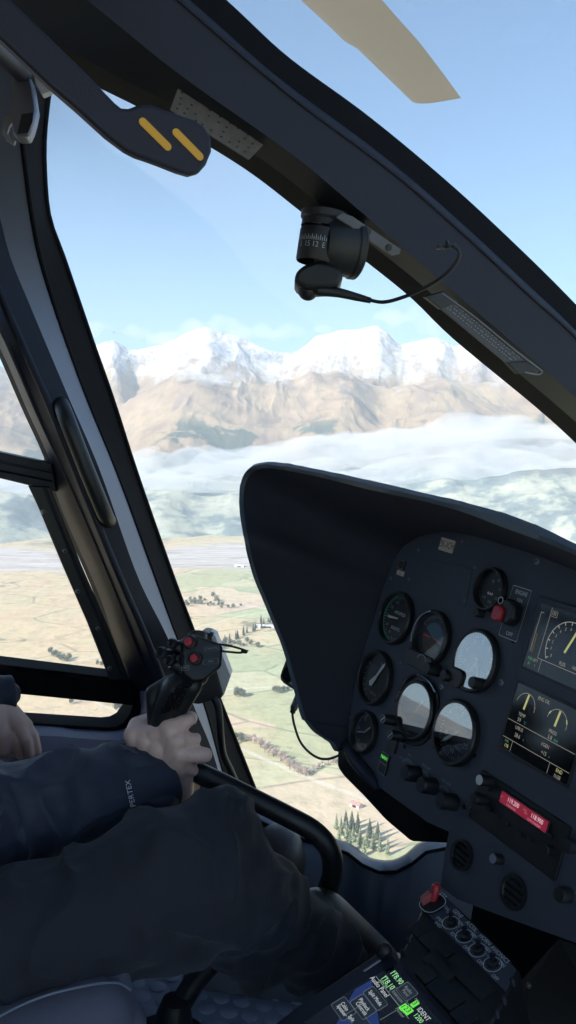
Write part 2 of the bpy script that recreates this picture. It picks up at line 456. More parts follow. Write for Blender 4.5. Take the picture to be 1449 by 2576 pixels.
def mountain_material():
    m, nt, b = nodes('tussock_and_snow')
    g = nn(nt, 'NewGeometry'); p = g.outputs['Position']
    sp = nn(nt, 'SeparateXYZ'); lk(nt, p, sp.inputs[0]); Z = sp.outputs[2]
    sn = nn(nt, 'SeparateXYZ'); lk(nt, g.outputs['True Normal'], sn.inputs[0]); up = sn.outputs[2]
    n1 = noise_tex(nt, p, .0028, 7, .6); n2 = noise_tex(nt, p, .014, 6, .65)
    gul = noise_tex(nt, mapping(nt, p, (.009, .0015, .0015)), 1, 5, .6, .4)
    c = color_ramp(nt, n1, [(.3, (.24, .165, .12)), (.45, (.37, .265, .175)), (.6, (.46, .34, .21)), (.72, (.29, .225, .16))])
    c = mixc(nt, mth(nt, 'MULTIPLY', smooth(nt, gul, .52, .68), .55), c, (.20, .15, .15))
    scr = mth(nt, 'MULTIPLY', smooth(nt, noise_tex(nt, p, .0021, 6, .62), .53, .58), mth(nt, 'SUBTRACT', 1, smooth(nt, Z, 60, 230)))
    c = mixc(nt, mth(nt, 'MULTIPLY', scr, .9), c, (.075, .10, .075))
    low = mth(nt, 'SUBTRACT', 1, smooth(nt, mth(nt, 'ADD', Z, mth(nt, 'MULTIPLY', n1, 400)), -60, 140))
    c = mixc(nt, mth(nt, 'MULTIPLY', low, .65), c, (.16, .165, .15))
    ft = noise_tex(nt, p, .0034, 7, .66)
    foot = color_ramp(nt, ft, [(.36, (.16, .20, .21)), (.46, (.24, .28, .28)), (.51, (.40, .43, .35)), (.58, (.52, .51, .41)), (.68, (.26, .30, .28))])
    c = mixc(nt, mth(nt, 'SUBTRACT', 1, smooth(nt, Z, -250, -110)), c, foot)
    line = mth(nt, 'ADD', mth(nt, 'ADD', Z, mth(nt, 'MULTIPLY', n1, 620)), mth(nt, 'MULTIPLY', n2, 420))
    line = mth(nt, 'ADD', line, mth(nt, 'MULTIPLY', up, 260))
    line = mth(nt, 'ADD', line, mth(nt, 'MULTIPLY', gul, 420))
    snow = smooth(nt, line, 1400, 1760)
    rk = mth(nt, 'MULTIPLY', smooth(nt, noise_tex(nt, mapping(nt, p, (.024, .024, .0045)), 1, 6, .7), .47, .60), mth(nt, 'SUBTRACT', 1, smooth(nt, up, .76, .94)))
    snow = mth(nt, 'MULTIPLY', snow, mth(nt, 'SUBTRACT', 1, mth(nt, 'MULTIPLY', rk, .75)))
    c = mixc(nt, snow, c, (.66, .67, .70))
    lk(nt, c, b.inputs['Base Color']); b.inputs['Roughness'].default_value = .95; b.inputs['Specular IOR Level'].default_value = .1
    bp = nn(nt, 'Bump'); bp.inputs['Strength'].default_value = .6; bp.inputs['Distance'].default_value = 9; lk(nt, n2, bp.inputs['Height']); lk(nt, bp.outputs[0], b.inputs['Normal'])
    return m
az = np.concatenate([np.linspace(math.radians(-110), math.radians(-21), 260), np.linspace(math.radians(-20.9), math.radians(20.9), 980), np.linspace(math.radians(21.2), math.radians(60), 110)])
rr = np.concatenate([np.linspace(4050, 9800, 320), np.linspace(9900, 12500, 30)])
A, R = np.meshgrid(az, rr)
X, Y = R * np.sin(A), R * np.cos(A)
main = [(-3000, 880), (-1500, 820), (-700, 870), (-300, 835), (-60, 900), (60, 940), (160, 905), (235, 868), (280, 856), (330, 884), (390, 868), (440, 850), (480, 835), (520, 822), (560, 835), (610, 850), (680, 876), (740, 880), (775, 862), (800, 842), (850, 836), (905, 832), (945, 823), (975, 838), (1000, 858), (1040, 852), (1080, 846), (1115, 856), (1150, 868), (1195, 860), (1230, 880), (1300, 905), (1380, 930), (1449, 950), (1700, 900), (2400, 850)]
mid = [(-2500, 960), (-600, 980), (-200, 1010), (0, 985), (120, 1020), (230, 1040), (300, 1022), (360, 978), (420, 950), (460, 940), (540, 955), (640, 975), (720, 962), (790, 942), (850, 930), (900, 955), (960, 985), (1040, 970), (1110, 950), (1180, 958), (1270, 975), (1350, 990), (1449, 1000), (2400, 960)]
low = [(-2500, 1060), (-300, 1070), (0, 1075), (150, 1110), (250, 1130), (340, 1105), (410, 1075), (470, 1058), (560, 1072), (640, 1068), (730, 1082), (800, 1078), (900, 1100), (1000, 1070), (1120, 1050), (1250, 1065), (1400, 1055), (2400, 1080)]
foothill = [(-2500, 1225), (-600, 1235), (-200, 1250), (0, 1240), (150, 1262), (300, 1250), (400, 1236), (500, 1246), (600, 1238), (760, 1256), (900, 1262), (1000, 1236), (1120, 1212), (1250, 1200), (1449, 1186), (2400, 1200)]
w1 = 260 * fbm(X / 1500, Y / 1500, 4)
def ridge(pts, Rc, kf, kb):
    wz = np.clip(np.abs(R - Rc) / 1500, 0 if Rc > 8900 else .25, 1)
    z = crest(pts, Rc, A + .045 * wz * fbm(X / 1100 + Rc, Y / 1100, 4)); Rw = Rc + w1 * .8
    d = np.where(R < Rw, (Rw - R) * kf, (R - Rw) * kb)
    return z - d
ero = ridged(X / 900 + .2 * w1 / 260, R / 2600, 6) - 1.0
ero2 = ridged(X / 330, Y / 420, 4) - 1.0
h1, h2, h3, h4 = ridge(main, 9000, .62, .5), ridge(mid, 7700, .42, .30), ridge(low, 6700, .42, .30), ridge(foothill, 4950, .30, .12)
k = 70.0
h = k * np.log(np.exp(h1 / k) + np.exp(h2 / k) + np.exp(h3 / k) + np.exp(h4 / k))
crestness = np.clip((h1 + 80 - crest(main, 9000, A)) / 160, 0, 1)
h = h + (58 * ero + 6 * ero2) * (1 - .75 * crestness) * np.clip((h + 520) / 420, .05, 1) + 5 * fbm(X / 170, Y / 170, 3)
h = np.maximum(np.where(R < 4300, h - (4300 - R) * .5, h), GZ - 60)
tag(MB().add(*g_loft(list(np.stack([X, Y, h], -1))), mountain_material()).build('mountains', origin=(0, 0, GZ), angle=180), kind='structure')

# ------------------------------------------------------------------ fog bank, clouds on the peaks, haze
def volume(name, c, density, aniso=0.0):
    m = bpy.data.materials.new(name); m.use_nodes = True; nt = m.node_tree
    nt.nodes.remove(nt.nodes['Principled BSDF'])
    v = nn(nt, 'VolumePrincipled'); v.inputs['Color'].default_value = (*c, 1); v.inputs['Density'].default_value = density; v.inputs['Anisotropy'].default_value = aniso
    lk(nt, v.outputs[0], nt.nodes['Material Output'].inputs['Volume'])
    return m
def cloud_layer(name, label, az0, az1, r0, r1, zmid, thick, dens, seed, na=220, nr=50):
    a = np.linspace(math.radians(az0), math.radians(az1), na); r = np.linspace(r0, r1, nr)
    A, R = np.meshgrid(a, r); T = (R - r0) / (r1 - r0); S = (A - a[0]) / (a[-1] - a[0])
    x, y = R * np.sin(A), R * np.cos(A)
    prof = np.clip(np.sin(np.pi * T), 0, 1) ** .5 * np.clip(np.minimum(S, 1 - S) * 9, 0, 1) ** .6
    n = fbm(x / 900 + seed, y / 700, 5); n2 = fbm(x / 260 - seed, y / 220, 4)
    th = .85 * thick * prof * np.clip(.58 + .75 * n + .34 * n2, .02, 2)
    zm = zmid(A, T) + 55 * fbm(x / 1300 - seed, y / 900, 3)
    top, bot = zm + th * .55 + 20 * prof * n2, zm - th * .45
    mb = MB(); mt = volume(name + '_vapour', (.93, .945, .97), dens, -.25)
    v1, f1 = g_loft(list(np.stack([x, y, top], -1))); v2, f2 = g_loft(list(np.stack([x, y, bot], -1)))
    k = len(v1); f = f1 + [tuple(k + i for i in reversed(q)) for q in f2]
    ring = [i for i in range(na)] + [i * na + na - 1 for i in range(1, nr)] + [(nr - 1) * na + i for i in range(na - 2, -1, -1)] + [i * na for i in range(nr - 2, 0, -1)]
    f += [(ring[(i + 1) % len(ring)], ring[i], k + ring[i], k + ring[(i + 1) % len(ring)]) for i in range(len(ring))]
    mb.add(np.vstack([v1, v2]), f, mt)
    o = mb.build(name, angle=180); return tag(o, label, None, kind='stuff')
azs = [azel(*p) for p in [(0, 1180), (350, 1135), (600, 1115), (820, 1080), (1000, 1062), (1150, 1056), (1449, 1066)]]
ztop = lambda A: np.interp(A, [q[0] for q in azs], [q[1] for q in azs]) * 6100
cloud_layer('fog_bank', 'long white bank of fog lying across the valley below the mountains', -30, 30, 4900, 6500,
            lambda A, T: -345 + (ztop(A) - 80 + 345) * np.clip(T * 1.35, 0, 1) ** 1.0, 190, .0042, 3.1)
def cloud_puffs(name, label, balls, dens, voxel):
    cones = []
    for u, v, R, rad in balls:
        r = c2w(ray(u, v)); p = r / math.hypot(r[0], r[1]) * R
        for k in range(5):
            q = p + rng.normal(0, 1, 3) * rad * np.array([.75, .5, .3]); cones.append((q, rad * rng.uniform(.35, .6), q + np.array([rad * .8, 0, rad * .1]) * rng.uniform(-1, 1), rad * rng.uniform(.3, .5), 10, 4))
    V, N, f = organic(cones, voxel, 4)
    d = np.array([nz(q / (voxel * 7)) + .5 * nz(q / (voxel * 3)) for q in V]); V = V + N * d[:, None] * voxel * 1.6
    o = MB().add(V, f, volume(name + '_vapour', (.93, .945, .97), dens, -.25)).build(name, angle=180); return tag(o, label, None, kind='stuff')
cloud_puffs('cloud', 'white cloud caught on the snowy peak above the brown ridge',
            [(425, 852, 8500, 120), (470, 836, 8500, 140), (525, 815, 8550, 150), (575, 818, 8600, 150), (625, 832, 8700, 140), (670, 848, 8800, 110)], .0022, 36)
cloud_puffs('cloud', 'thin grey cloud bank behind the left end of the snow range',
            [(150, 850, 11000, 170), (240, 832, 11000, 180), (330, 840, 11000, 160), (400, 848, 11000, 150)], .0022, 50)
cloud_puffs('cloud', 'pale flat cloud bank behind the right hand snow peaks',
            [(720, 838, 11000, 150), (800, 830, 11200, 150), (1000, 805, 11300, 180), (1060, 795, 11300, 200), (1140, 800, 11300, 220), (1220, 808, 11300, 210), (1320, 820, 11300, 200)], .0017, 50)
cloud_puffs('cloud', 'small wisp of cloud hanging before the brown spur', [(460, 945, 7350, 80), (505, 955, 7350, 100), (560, 950, 7400, 90)], .0042, 22)
hz = MB().add(*g_box(-15400, 15400, -15400, 15400, GZ - 80, 1900), volume('haze_air', (.72, .86, 1.0), 6.8e-5, 0.0)).build('haze', smooth=False)
tag(hz, kind='stuff')

# ------------------------------------------------------------------ trees and sheds in the valley
def foliage(name, c):
    m, nt, b = nodes(name)
    oi = nn(nt, 'ObjectInfo'); g = nn(nt, 'NewGeometry')
    n = noise_tex(nt, g.outputs['Position'], .35, 3)
    f = mth(nt, 'ADD', mth(nt, 'MULTIPLY', n, .8), mth(nt, 'MULTIPLY', oi.outputs['Random'], .4))
    lk(nt, color_ramp(nt, f, [(.2, tuple(k * .6 for k in c)), (.6, c), (.9, tuple(k * 1.5 for k in c))]), b.inputs['Base Color'])
    b.inputs['Roughness'].default_value = .9; b.inputs['Specular IOR Level'].default_value = .2
    return m
bark = paint('tree_bark', (.11, .085, .065), .9, bump=0)
def leaf_cloud(fn, n, size):
    mb_v, mb_f = [], []
    for i in range(n):
        c, s = fn(i / n); a = nrm(rng.normal(0, 1, 3)); b = nrm(np.cross(a, rng.normal(0, 1, 3))); e = size * s * rng.uniform(.6, 1.4); e2 = e * rng.uniform(.5, .9)
        k = len(mb_v); mb_v += [c + a * e, c + b * e2, c - a * e, c - b * e2]; mb_f.append((k, k + 1, k + 2, k + 3))
    return np.array(mb_v), mb_f
def conifer_pt(h, rad):
    def fn(t):
        z = rng.uniform(.08, 1) ** 1.15; tier = (z * 9) % 1; r = rad * (1 - z) ** .85 * (.55 + .45 * (1 - tier)) * math.sqrt(rng.uniform(.25, 1)); a = rng.uniform(0, 6.28)
        return np.array([r * math.cos(a), r * math.sin(a), h * (z * .97 + .02)]), .5 + (1 - z)
    return fn
def round_pt(h, rad):
    lobes = [(rng.uniform(-.5, .5) * rad, rng.uniform(-.5, .5) * rad, h * rng.uniform(.42, .8), rad * rng.uniform(.4, .7)) for _ in range(9)]
    def fn(t):
        x, y, z, r = lobes[rng.integers(9)]; d = nrm(rng.normal(0, 1, 3)) * r * rng.uniform(.5, 1) ** .5
        return np.array([x, y, z]) + d, 1.
    return fn
def tree_parts(kind):
    h, rad, c = {'conifer': (26, 5.2, (.14, .17, .14)), 'pale': (30, 5.5, (.30, .34, .22)), 'round': (15, 7.5, (.16, .18, .13)), 'bare': (13, 6.0, (.56, .45, .40))}[kind]
    n = {'conifer': 620, 'pale': 620, 'round': 520, 'bare': 560}[kind]
    cv = leaf_cloud((conifer_pt if kind in ('conifer', 'pale') else round_pt)(h, rad), n, {'conifer': 1.0, 'pale': 1.0, 'round': 1.0, 'bare': .5}[kind])
    pr = [(.55, -1.5), (.45, h * .25), (.25, h * .6), (.05, h * .95)]
    tv = g_lathe(pr, 7)
    if kind in ('round', 'bare'):
        for i in range(6):
            a = i * 1.05; v, f = g_tube(np.array([[0, 0, h * .3], [math.cos(a) * rad * .35, math.sin(a) * rad * .35, h * .5], [math.cos(a) * rad * .7, math.sin(a) * rad * .7, h * .72]]), [.25, .18, .06], 5)
            tv = (np.vstack([tv[0], v]), tv[1] + [tuple(j + len(tv[0]) for j in q) for q in f])
    return cv, tv, foliage(kind + '_foliage', c)
TREE = {}
def tree(kind, p, s, label, group):
    nm = {'conifer': 'conifer_tree', 'pale': 'pine_tree', 'round': 'broadleaf_tree', 'bare': 'bare_tree'}[kind]
    if kind not in TREE:
        cv, tv, fm = tree_parts(kind)
        e = empty(nm, (0, 0, 0), None, None)
        c = MB().add(*cv, fm).build('crown', e, smooth=False); t = MB().add(*tv, bark).build('trunk', e)
        TREE[kind] = e
    else:
        src = TREE[kind]; e = src.copy(); COL.objects.link(e)
        for ch in src.children: d = ch.copy(); COL.objects.link(d); d.parent = e
    e.location = p; e.rotation_euler = (0, 0, rng.uniform(0, 6.28)); s *= .8; e.scale = (s * rng.uniform(.85, 1.15), s * rng.uniform(.85, 1.15), s * rng.uniform(.9, 1.12))
    tag(e, label, 'tree', group)
def along(pts, n, jit=3):
    p = spline([ground_at(*q) for q in pts], 12); d = np.concatenate([[0], np.cumsum(np.linalg.norm(np.diff(p, axis=0), axis=1))])
    for t in np.linspace(0, d[-1], n): yield np.array([np.interp(t, d, p[:, i]) for i in range(3)]) + np.array([rng.normal(0, jit), rng.normal(0, jit), 0])
for p in along([(540, 1632), (575, 1612), (625, 1590), (680, 1562)], 22, 5): tree('conifer', p, rng.uniform(.7, 1.15), 'dark conifer in the straight windbreak beside the upper green field', 'conifers of the windbreak')
for p in along([(565, 1628), (600, 1618), (640, 1622)], 16, 12): tree('round', p, rng.uniform(.6, 1.1), 'grey leafless tree clumped below the windbreak', 'trees clumped below the windbreak')
for p in along([(628, 1872), (680, 1905), (745, 1952), (760, 1962)], 40, 4): tree('bare', p, rng.uniform(.8, 1.25), 'pinkish bare tree in the long slanting hedgerow', 'bare trees of the slanting hedgerow')
for p in along([(762, 1962), (800, 1945), (848, 1922)], 18, 4): tree('bare', p, rng.uniform(.6, 1.0), 'pinkish bare tree in the short hedgerow near the panel', 'bare trees of the short hedgerow')
for u, v, s in [(846, 2098, .9), (858, 2112, 1.0), (872, 2122, 1.1), (888, 2128, 1.0), (905, 2136, 1.05), (922, 2140, .9), (938, 2146, 1.1), (955, 2150, 1.0), (975, 2158, .9), (852, 2135, 1), (880, 2150, 1.1), (915, 2160, 1)]: tree('pale', ground_at(u, v), s, 'tall pale pine near the bottom edge of the windscreen', 'pale pines below the windscreen')
for u, v, s in [(870, 2092, 1.2), (885, 2098, 1.3), (900, 2106, 1.3), (930, 2118, 1.2), (950, 2122, 1.1)]: tree('conifer', ground_at(u, v), s, 'dark conifer among the pale pines below the windscreen', 'dark conifers below the windscreen')
for u, v, s in [(596, 1757, 1.3), (604, 1755, 1.4), (612, 1757, 1.2)]: tree('round', ground_at(u, v), s, 'rounded tree of the small clump alone in the middle green field', 'trees of the middle field clump')
for u, v, s in [(690, 1745, 1), (700, 1748, 1.1), (712, 1742, 1), (725, 1740, .8)]: tree('round', ground_at(u, v), s, 'rounded tree beside the tablet at the field corner', 'trees at the field corner')
for u, v, s in [(125, 1640, 1.2), (135, 1648, 1.4), (146, 1652, 1.3), (156, 1658, 1.4), (168, 1660, 1.2), (176, 1652, 1.)]: tree('round', ground_at(u, v), s, 'dark rounded tree in the clump seen through the sliding window', 'trees of the clump in tan scrub')
for u, v, s in [(246, 1668, .9), (256, 1672, 1.), (178, 1772, .9), (292, 1790, 1), (300, 1786, 1.1)]: tree('round', ground_at(u, v), s, 'small lone tree in tan scrub land left of the pillar', 'lone trees in the scrub')
for p in along([(470, 1520), (500, 1508), (540, 1516), (560, 1530)], 26, 22): tree('round', p, rng.uniform(.7, 1.3), 'rounded tree in the far copse by the pale field', 'trees of the far copse')
for p in along([(590, 1880), (606, 1872), (622, 1866)], 8, 12): tree('round', p, rng.uniform(.7, 1.1), 'rounded tree behind the upper end of the long hedgerow', 'trees behind the hedgerow')
def shed(u, v, w, l, h, rot, roofm, label):
    p = ground_at(u, v); e = empty('farm_shed', p, label, 'shed'); c, s = math.cos(rot), math.sin(rot)
    fr = Frame(p, (c, s, 0), (-s, c, 0), (0, 0, 1))
    MB().add(*g_box(-w / 2, w / 2, -l / 2, l / 2, -1, h), M['white'], fr).build('wall', e, smooth=False)
    fy = Frame(fr.w((0, -l / 2 - .5, 0))[0], fr.x, fr.z, -fr.y)
    MB().add(*g_prism([(-w / 2 - .6, h - .2), (w / 2 + .6, h - .2), (0, h + w * .25)], -l - 1, 0), roofm, fy).build('roof', e, smooth=False)
    MB().add(*g_box(-w / 2 - .04, -w / 2 - .01, -l * .2, l * .2, 0, h * .8), M['trim'], fr).build('door', e, smooth=False)
redroof = paint('red_roof_iron', (.55, .30, .27), .5, bump=0); whiteroof = paint('pale_roof_iron', (.72, .72, .70), .5, bump=0)
shed(896, 2038, 9, 16, 4, .8, redroof, 'small farm shed with red roof alone in the pale field')
shed(672, 1577, 12, 60, 5, 1.45, whiteroof, 'long white roofed shed at the end of the windbreak')
shed(603, 1425, 14, 40, 5, 1.2, whiteroof, 'white roofed shed beside the river flats')

# ------------------------------------------------------------------ the helicopter's airframe
heli = empty('helicopter', HC(.5, .1, -.95), 'dark cockpit of a flying helicopter with black pillars round the windscreen and door window', 'helicopter')
def resample(pts, n):
    p = np.array(pts, float); d = np.concatenate([[0], np.cumsum(np.linalg.norm(np.diff(p, axis=0), axis=1))])
    t = np.linspace(0, d[-1], n); return np.stack([np.interp(t, d, p[:, i]) for i in range(p.shape[1])], 1)
def edge(pts, lat, n=60):                           # a long edge of the frame: picture points laid on an upright plane, smoothed
    q = resample(spline(pts, 8), n)
    la = np.full(n, lat) if np.isscalar(lat) else np.interp(np.linspace(0, 1, n), np.linspace(0, 1, len(lat)), lat)
    return np.array([PL(u, v, a) for (u, v), a in zip(q, la)])

# left pillar between windscreen and door
ea = [(150, 95), (130, 180), (112, 325), (111, 430), (122, 545), (157, 644), (195, 755), (235, 872), (282, 1005), (345, 1200), (432, 1447), (484, 1585), (553, 1765), (632, 1965), (720, 2190)]
eb = [(80, 60), (62, 180), (55, 325), (65, 430), (80, 540), (99, 640), (132, 755), (170, 872), (224, 1020), (299, 1205), (387, 1447), (443, 1602), (512, 1772), (560, 1945), (640, 2190)]
ec = [(-60, 40), (-66, 180), (-52, 330), (-26, 450), (0, 548), (27, 650), (70, 755), (120, 875), (175, 1005), (252, 1185), (345, 1447), (422, 1605), (487, 1775), (546, 1928), (600, 2190)]
ed2 = [(-160, 40), (-150, 200), (-125, 350), (-92, 470), (-62, 580), (-25, 680), (20, 785), (70, 900), (122, 1015), (197, 1200), (300, 1450), (372, 1615), (440, 1790), (500, 1940), (560, 2190)]
ed = [(-220, 40), (-205, 220), (-175, 380), (-140, 510), (-105, 610), (-52, 720), (0, 828), (52, 945), (110, 1078), (170, 1205), (275, 1450), (338, 1610), (405, 1790), (460, 1940), (520, 2190)]
ee = [(-300, 40), (-275, 240), (-235, 410), (-190, 540), (-140, 640), (-70, 750), (0, 877), (27, 935), (70, 1035), (126, 1160), (137, 1228), (162, 1299), (196, 1375), (230, 1451), (261, 1528), (290, 1616), (326, 1697), (390, 1880), (470, 2190)]
pa, pb, pc, pd2, pd, pe = edge(ea, 1.53), edge(eb, 1.47), edge(ec, [1.53, 1.525, 1.50, 1.465, 1.41, 1.37, 1.37, 1.37, 1.37, 1.37, 1.37]), edge(ed2, [1.51, 1.505, 1.48, 1.45, 1.40, 1.36, 1.36, 1.36, 1.36, 1.36, 1.36]), edge(ed, 1.42), edge(ee, 1.49)
paO, peO = edge(ea, 1.53) + LW * .05, edge(ee, 1.49) + LW * .06
mb = MB()
for A_, B_, mt in ((pa, pb, M['seal']), (pb, pc, M['strip']), (pc, pd2, M['trim']), (pd2, pd, M['trim']), (pd, pe, M['trim']), (pe, peO, M['seal']), (peO, paO, M['trim']), (paO, pa, M['seal'])):
    mb.add(*g_loft([A_, B_]), mt)
# raised beads along the pillar's edges
mb.add(*g_tube(pd - LW * .002, .0025, 8), M['trim']); mb.add(*g_tube(pd2 - LW * .001, .006, 10), M['trim']); mb.add(*g_tube(pb, .004, 8), M['seal']); mb.add(*g_tube(pa, .005, 8), M['seal'])
mb.build('pillar', heli, angle=50)

# grab handle on the pillar
g0 = [PL(u, v, a) for u, v, a in [(150, 1012, 1.42), (155, 1020, 1.38), (163, 1040, 1.345), (178, 1080, 1.33), (215, 1175, 1.325), (250, 1260, 1.33), (266, 1298, 1.345), (274, 1312, 1.38), (276, 1316, 1.42)]]
sp_ = spline(g0, 8)
mb = MB().add(*g_tube(sp_, .0125, 18), M['black'])
for k in (0, -1): mb.add(*g_cone(sp_[k], .017, sp_[k] + LW * .03, .02), M['black'])
mb.build('grab_handle', heli)

# centre post of the windscreen
top = [(20, -480), (300, -240), (570, 0), (724, 142), (925, 290), (1124, 455), (1292, 610), (1449, 766), (1640, 975)]
line = [(-60, -440), (200, -230), (450, 0), (724, 235), (984, 430), (1174, 595), (1330, 740), (1449, 848), (1640, 1045)]
low_ = [(-200, -300), (20, -150), (225, 5), (450, 186), (724, 380), (870, 500), (1152, 743), (1449, 1000), (1640, 1180)]
bot = [(-330, -160), (-90, -40), (180, 132), (425, 260), (650, 395), (823, 529), (1068, 723), (1199, 850), (1449, 1062)]
bot = bot + [(1640, 1250)]
t_, l_, w_, b_ = edge(top, .84, 70), edge(line, .80, 70), edge(low_, .80, 70), edge(bot, .835, 70)
tO, bO = edge(top, .84, 70) + LW * .05, edge(bot, .835, 70) + LW * .045
l2 = l_ + (t_ - l_) * .12 + LW * .006; l3 = l_ + (t_ - l_) * .42 + LW * .012
mb = MB()
for A_, B_, mt in ((t_, l3, M['seal']), (l3, l2, M['trim']), (l2, l_, M['post']), (l_, w_, M['post']), (w_, b_, M['black']), (b_, bO, M['seal']), (bO, tO, M['trim']), (tO, t_, M['seal'])):
    mb.add(*g_loft([A_, B_]), mt)
mb.add(*g_tube(l_ - LW * .0005, .0022, 8), M['post'])
mb.build('windscreen_post', heli, angle=30)

# door: frame, sliding window, glass
DL = 1.49
dfr = PlaneFrame(HC(DL, 0, 0), FW, UW, LW)
def dpx(u, v): return dfr.st(u, v)
def extend(a, b, f): a, b = np.array(a), np.array(b); k = (f - b[0]) / (a[0] - b[0]); return tuple(b + (a - b) * k)
REAR = -.52
door = MB()
u1, u2 = dpx(0, 1137), dpx(127, 1164); m1, m2 = dpx(0, 1202), dpx(70, 1219)
bar = [extend(u1, u2, REAR), u2, dpx(140, 1236), m2, m1, extend(m1, m2, REAR)]
door.add(*g_prism(bar, -.012, .04), M['trim'], dfr)
r1 = [extend(dpx(0, 1158), dpx(127, 1186), REAR), dpx(127, 1186), dpx(130, 1192), extend(dpx(0, 1164), dpx(130, 1192), REAR)]
door.add(*g_prism(r1, -.018, -.012), M['trim'], dfr)
r1 = [extend(dpx(0, 1180), dpx(127, 1206), REAR), dpx(127, 1206), dpx(130, 1211), extend(dpx(0, 1185), dpx(130, 1211), REAR)]
door.add(*g_prism(r1, -.018, -.012), M['seal'], dfr)
l1, l2_ = dpx(0, 1665), dpx(267, 1697); k1, k2 = dpx(35, 1738), dpx(329, 1768)
lb = [extend(l1, l2_, REAR), l2_, dpx(318, 1700), dpx(345, 1745), k2, k1, extend(k1, k2, REAR)]
door.add(*g_prism(lb, -.015, .04), M['seal'], dfr)
# round the small lower opening
cor = [k2, dpx(321, 1790), dpx(306, 1811), dpx(288, 1821), dpx(265, 1823)]
b1 = dpx(67, 1811)
inner = cor + [extend(dpx(265, 1823), b1, REAR)] if False else cor + [b1, extend(b1, dpx(265, 1823), REAR)]
outer = [dpx(345, 1745), dpx(352, 1790), dpx(330, 1822), dpx(304, 1833), dpx(270, 1836), dpx(67, 1823), extend(dpx(67, 1823), dpx(270, 1836), REAR)]
n = len(inner); v = [(*p, z) for z in (-.015, .04) for p in inner + outer]
f = []
for i in range(n - 1): f += [(i, i + 1, n + i + 1, n + i), (2 * n + i, 3 * n + i, 3 * n + i + 1, 2 * n + i + 1), (i, 2 * n + i, 2 * n + i + 1, i + 1), (n + i, n + i + 1, 3 * n + i + 1, 3 * n + i)]
door.add(np.array(v), f, M['seal'], dfr)
# upper rail and rear edge of the door frame
door.add(*g_prism([(REAR - .12, .36), (-.02, .36), (-.02, .60), (REAR - .12, .60)], -.01, .04), M['trim'], dfr)
door.add(*g_prism([(REAR - .14, -.95), (REAR, -.95), (REAR, .36), (REAR - .14, .36)], -.011, .041), M['trim'], dfr)
dr = door.build('door', heli, bevel=.002)
# ledge and lower skin of the door
d0 = [dpx(-700, 1790), dpx(70, 1824), dpx(270, 1837), dpx(306, 1834), dpx(345, 1815)]
sA = [PL(u, v, 1.48) for u, v in [(-700, 1800), (70, 1822), (180, 1831), (270, 1836), (306, 1833), (332, 1822), (352, 1795), (350, 1738)]]
sB = [PL(u, v, 1.42) for u, v in [(-700, 1840), (70, 1850), (180, 1856), (275, 1862), (320, 1858), (352, 1840), (372, 1800), (368, 1738)]]
sC = [PL(u, v, 1.40) for u, v in [(-700, 2000), (70, 2000), (180, 2000), (280, 2000), (340, 1990), (390, 1960), (420, 1900), (420, 1850)]]
sD = [PL(u, v, 1.44) for u, v in [(-700, 2600), (70, 2600), (180, 2600), (280, 2600), (380, 2600), (470, 2600), (540, 2600), (560, 2600)]]
MB().add(*g_loft([resample(spline(s, 5), 50) for s in (sA, sB, sC, sD)]), M['sill']).build('ledge', dr, angle=40)
# sliding window: front stile with rivets, thin catch strip
vl = [(66, 1218), (91, 1271), (152, 1418), (213, 1558), (268, 1698)]
vr = [(120, 1222), (150, 1297), (199, 1418), (260, 1558), (317, 1699)]
sw = MB()
poly = [dpx(*p) for p in vl] + [dpx(*p) for p in reversed(vr)]
sw.add(*g_prism(poly, -.026, -.016), M['black'], dfr)
mid_ = [((a[0] * .3 + b[0] * .7), (a[1] * .3 + b[1] * .7)) for a, b in zip(vl, vr)]
sw.add(*g_tube([dfr.w((*dpx(*p), -.027))[0] for p in mid_], .003, 8), M['trim'])
sl = sw.build('sliding_window', dr, bevel=.0015)
for u, v in [(102, 1281), (155, 1378), (187, 1478), (237, 1571), (266, 1669)]:
    rv = MB().add(*g_lathe([(.0045, -.026), (.0045, -.029), (.003, -.031), (.0005, -.0315)], 14), M['steel'], dfr.at((*dpx(u, v), 0)))
    rv.add(*g_lathe([(.0022, -.0312), (.0022, -.0318)], 6), M['black'], dfr.at((*dpx(u, v), 0)))
    rv.build('rivet', sl)
# panes of the door
def pane(name, pts, parent, z, th=.004):
    return MB().add(*g_prism(pts, z, z + th), M['window'], dfr).build(name, parent, smooth=False)
pane('window_pane', [extend(dpx(0, 1150), dpx(127, 1175), REAR - .02), dpx(132, 1172), dpx(60, 1000), dpx(-20, 840), (.16, .40), (REAR - .02, .40)], dr, .03)
pane('window_pane', [extend(dpx(0, 1195), dpx(70, 1212), REAR - .02), dpx(75, 1215), dpx(279, 1705), extend(dpx(0, 1672), dpx(267, 1704), REAR - .02)], sl, -.024)
pane('window_pane', [extend(dpx(35, 1730), dpx(329, 1760), REAR - .02), dpx(334, 1765), dpx(325, 1800), dpx(300, 1827), dpx(67, 1816), extend(dpx(67, 1816), dpx(270, 1828), REAR - .02)], dr, .03)

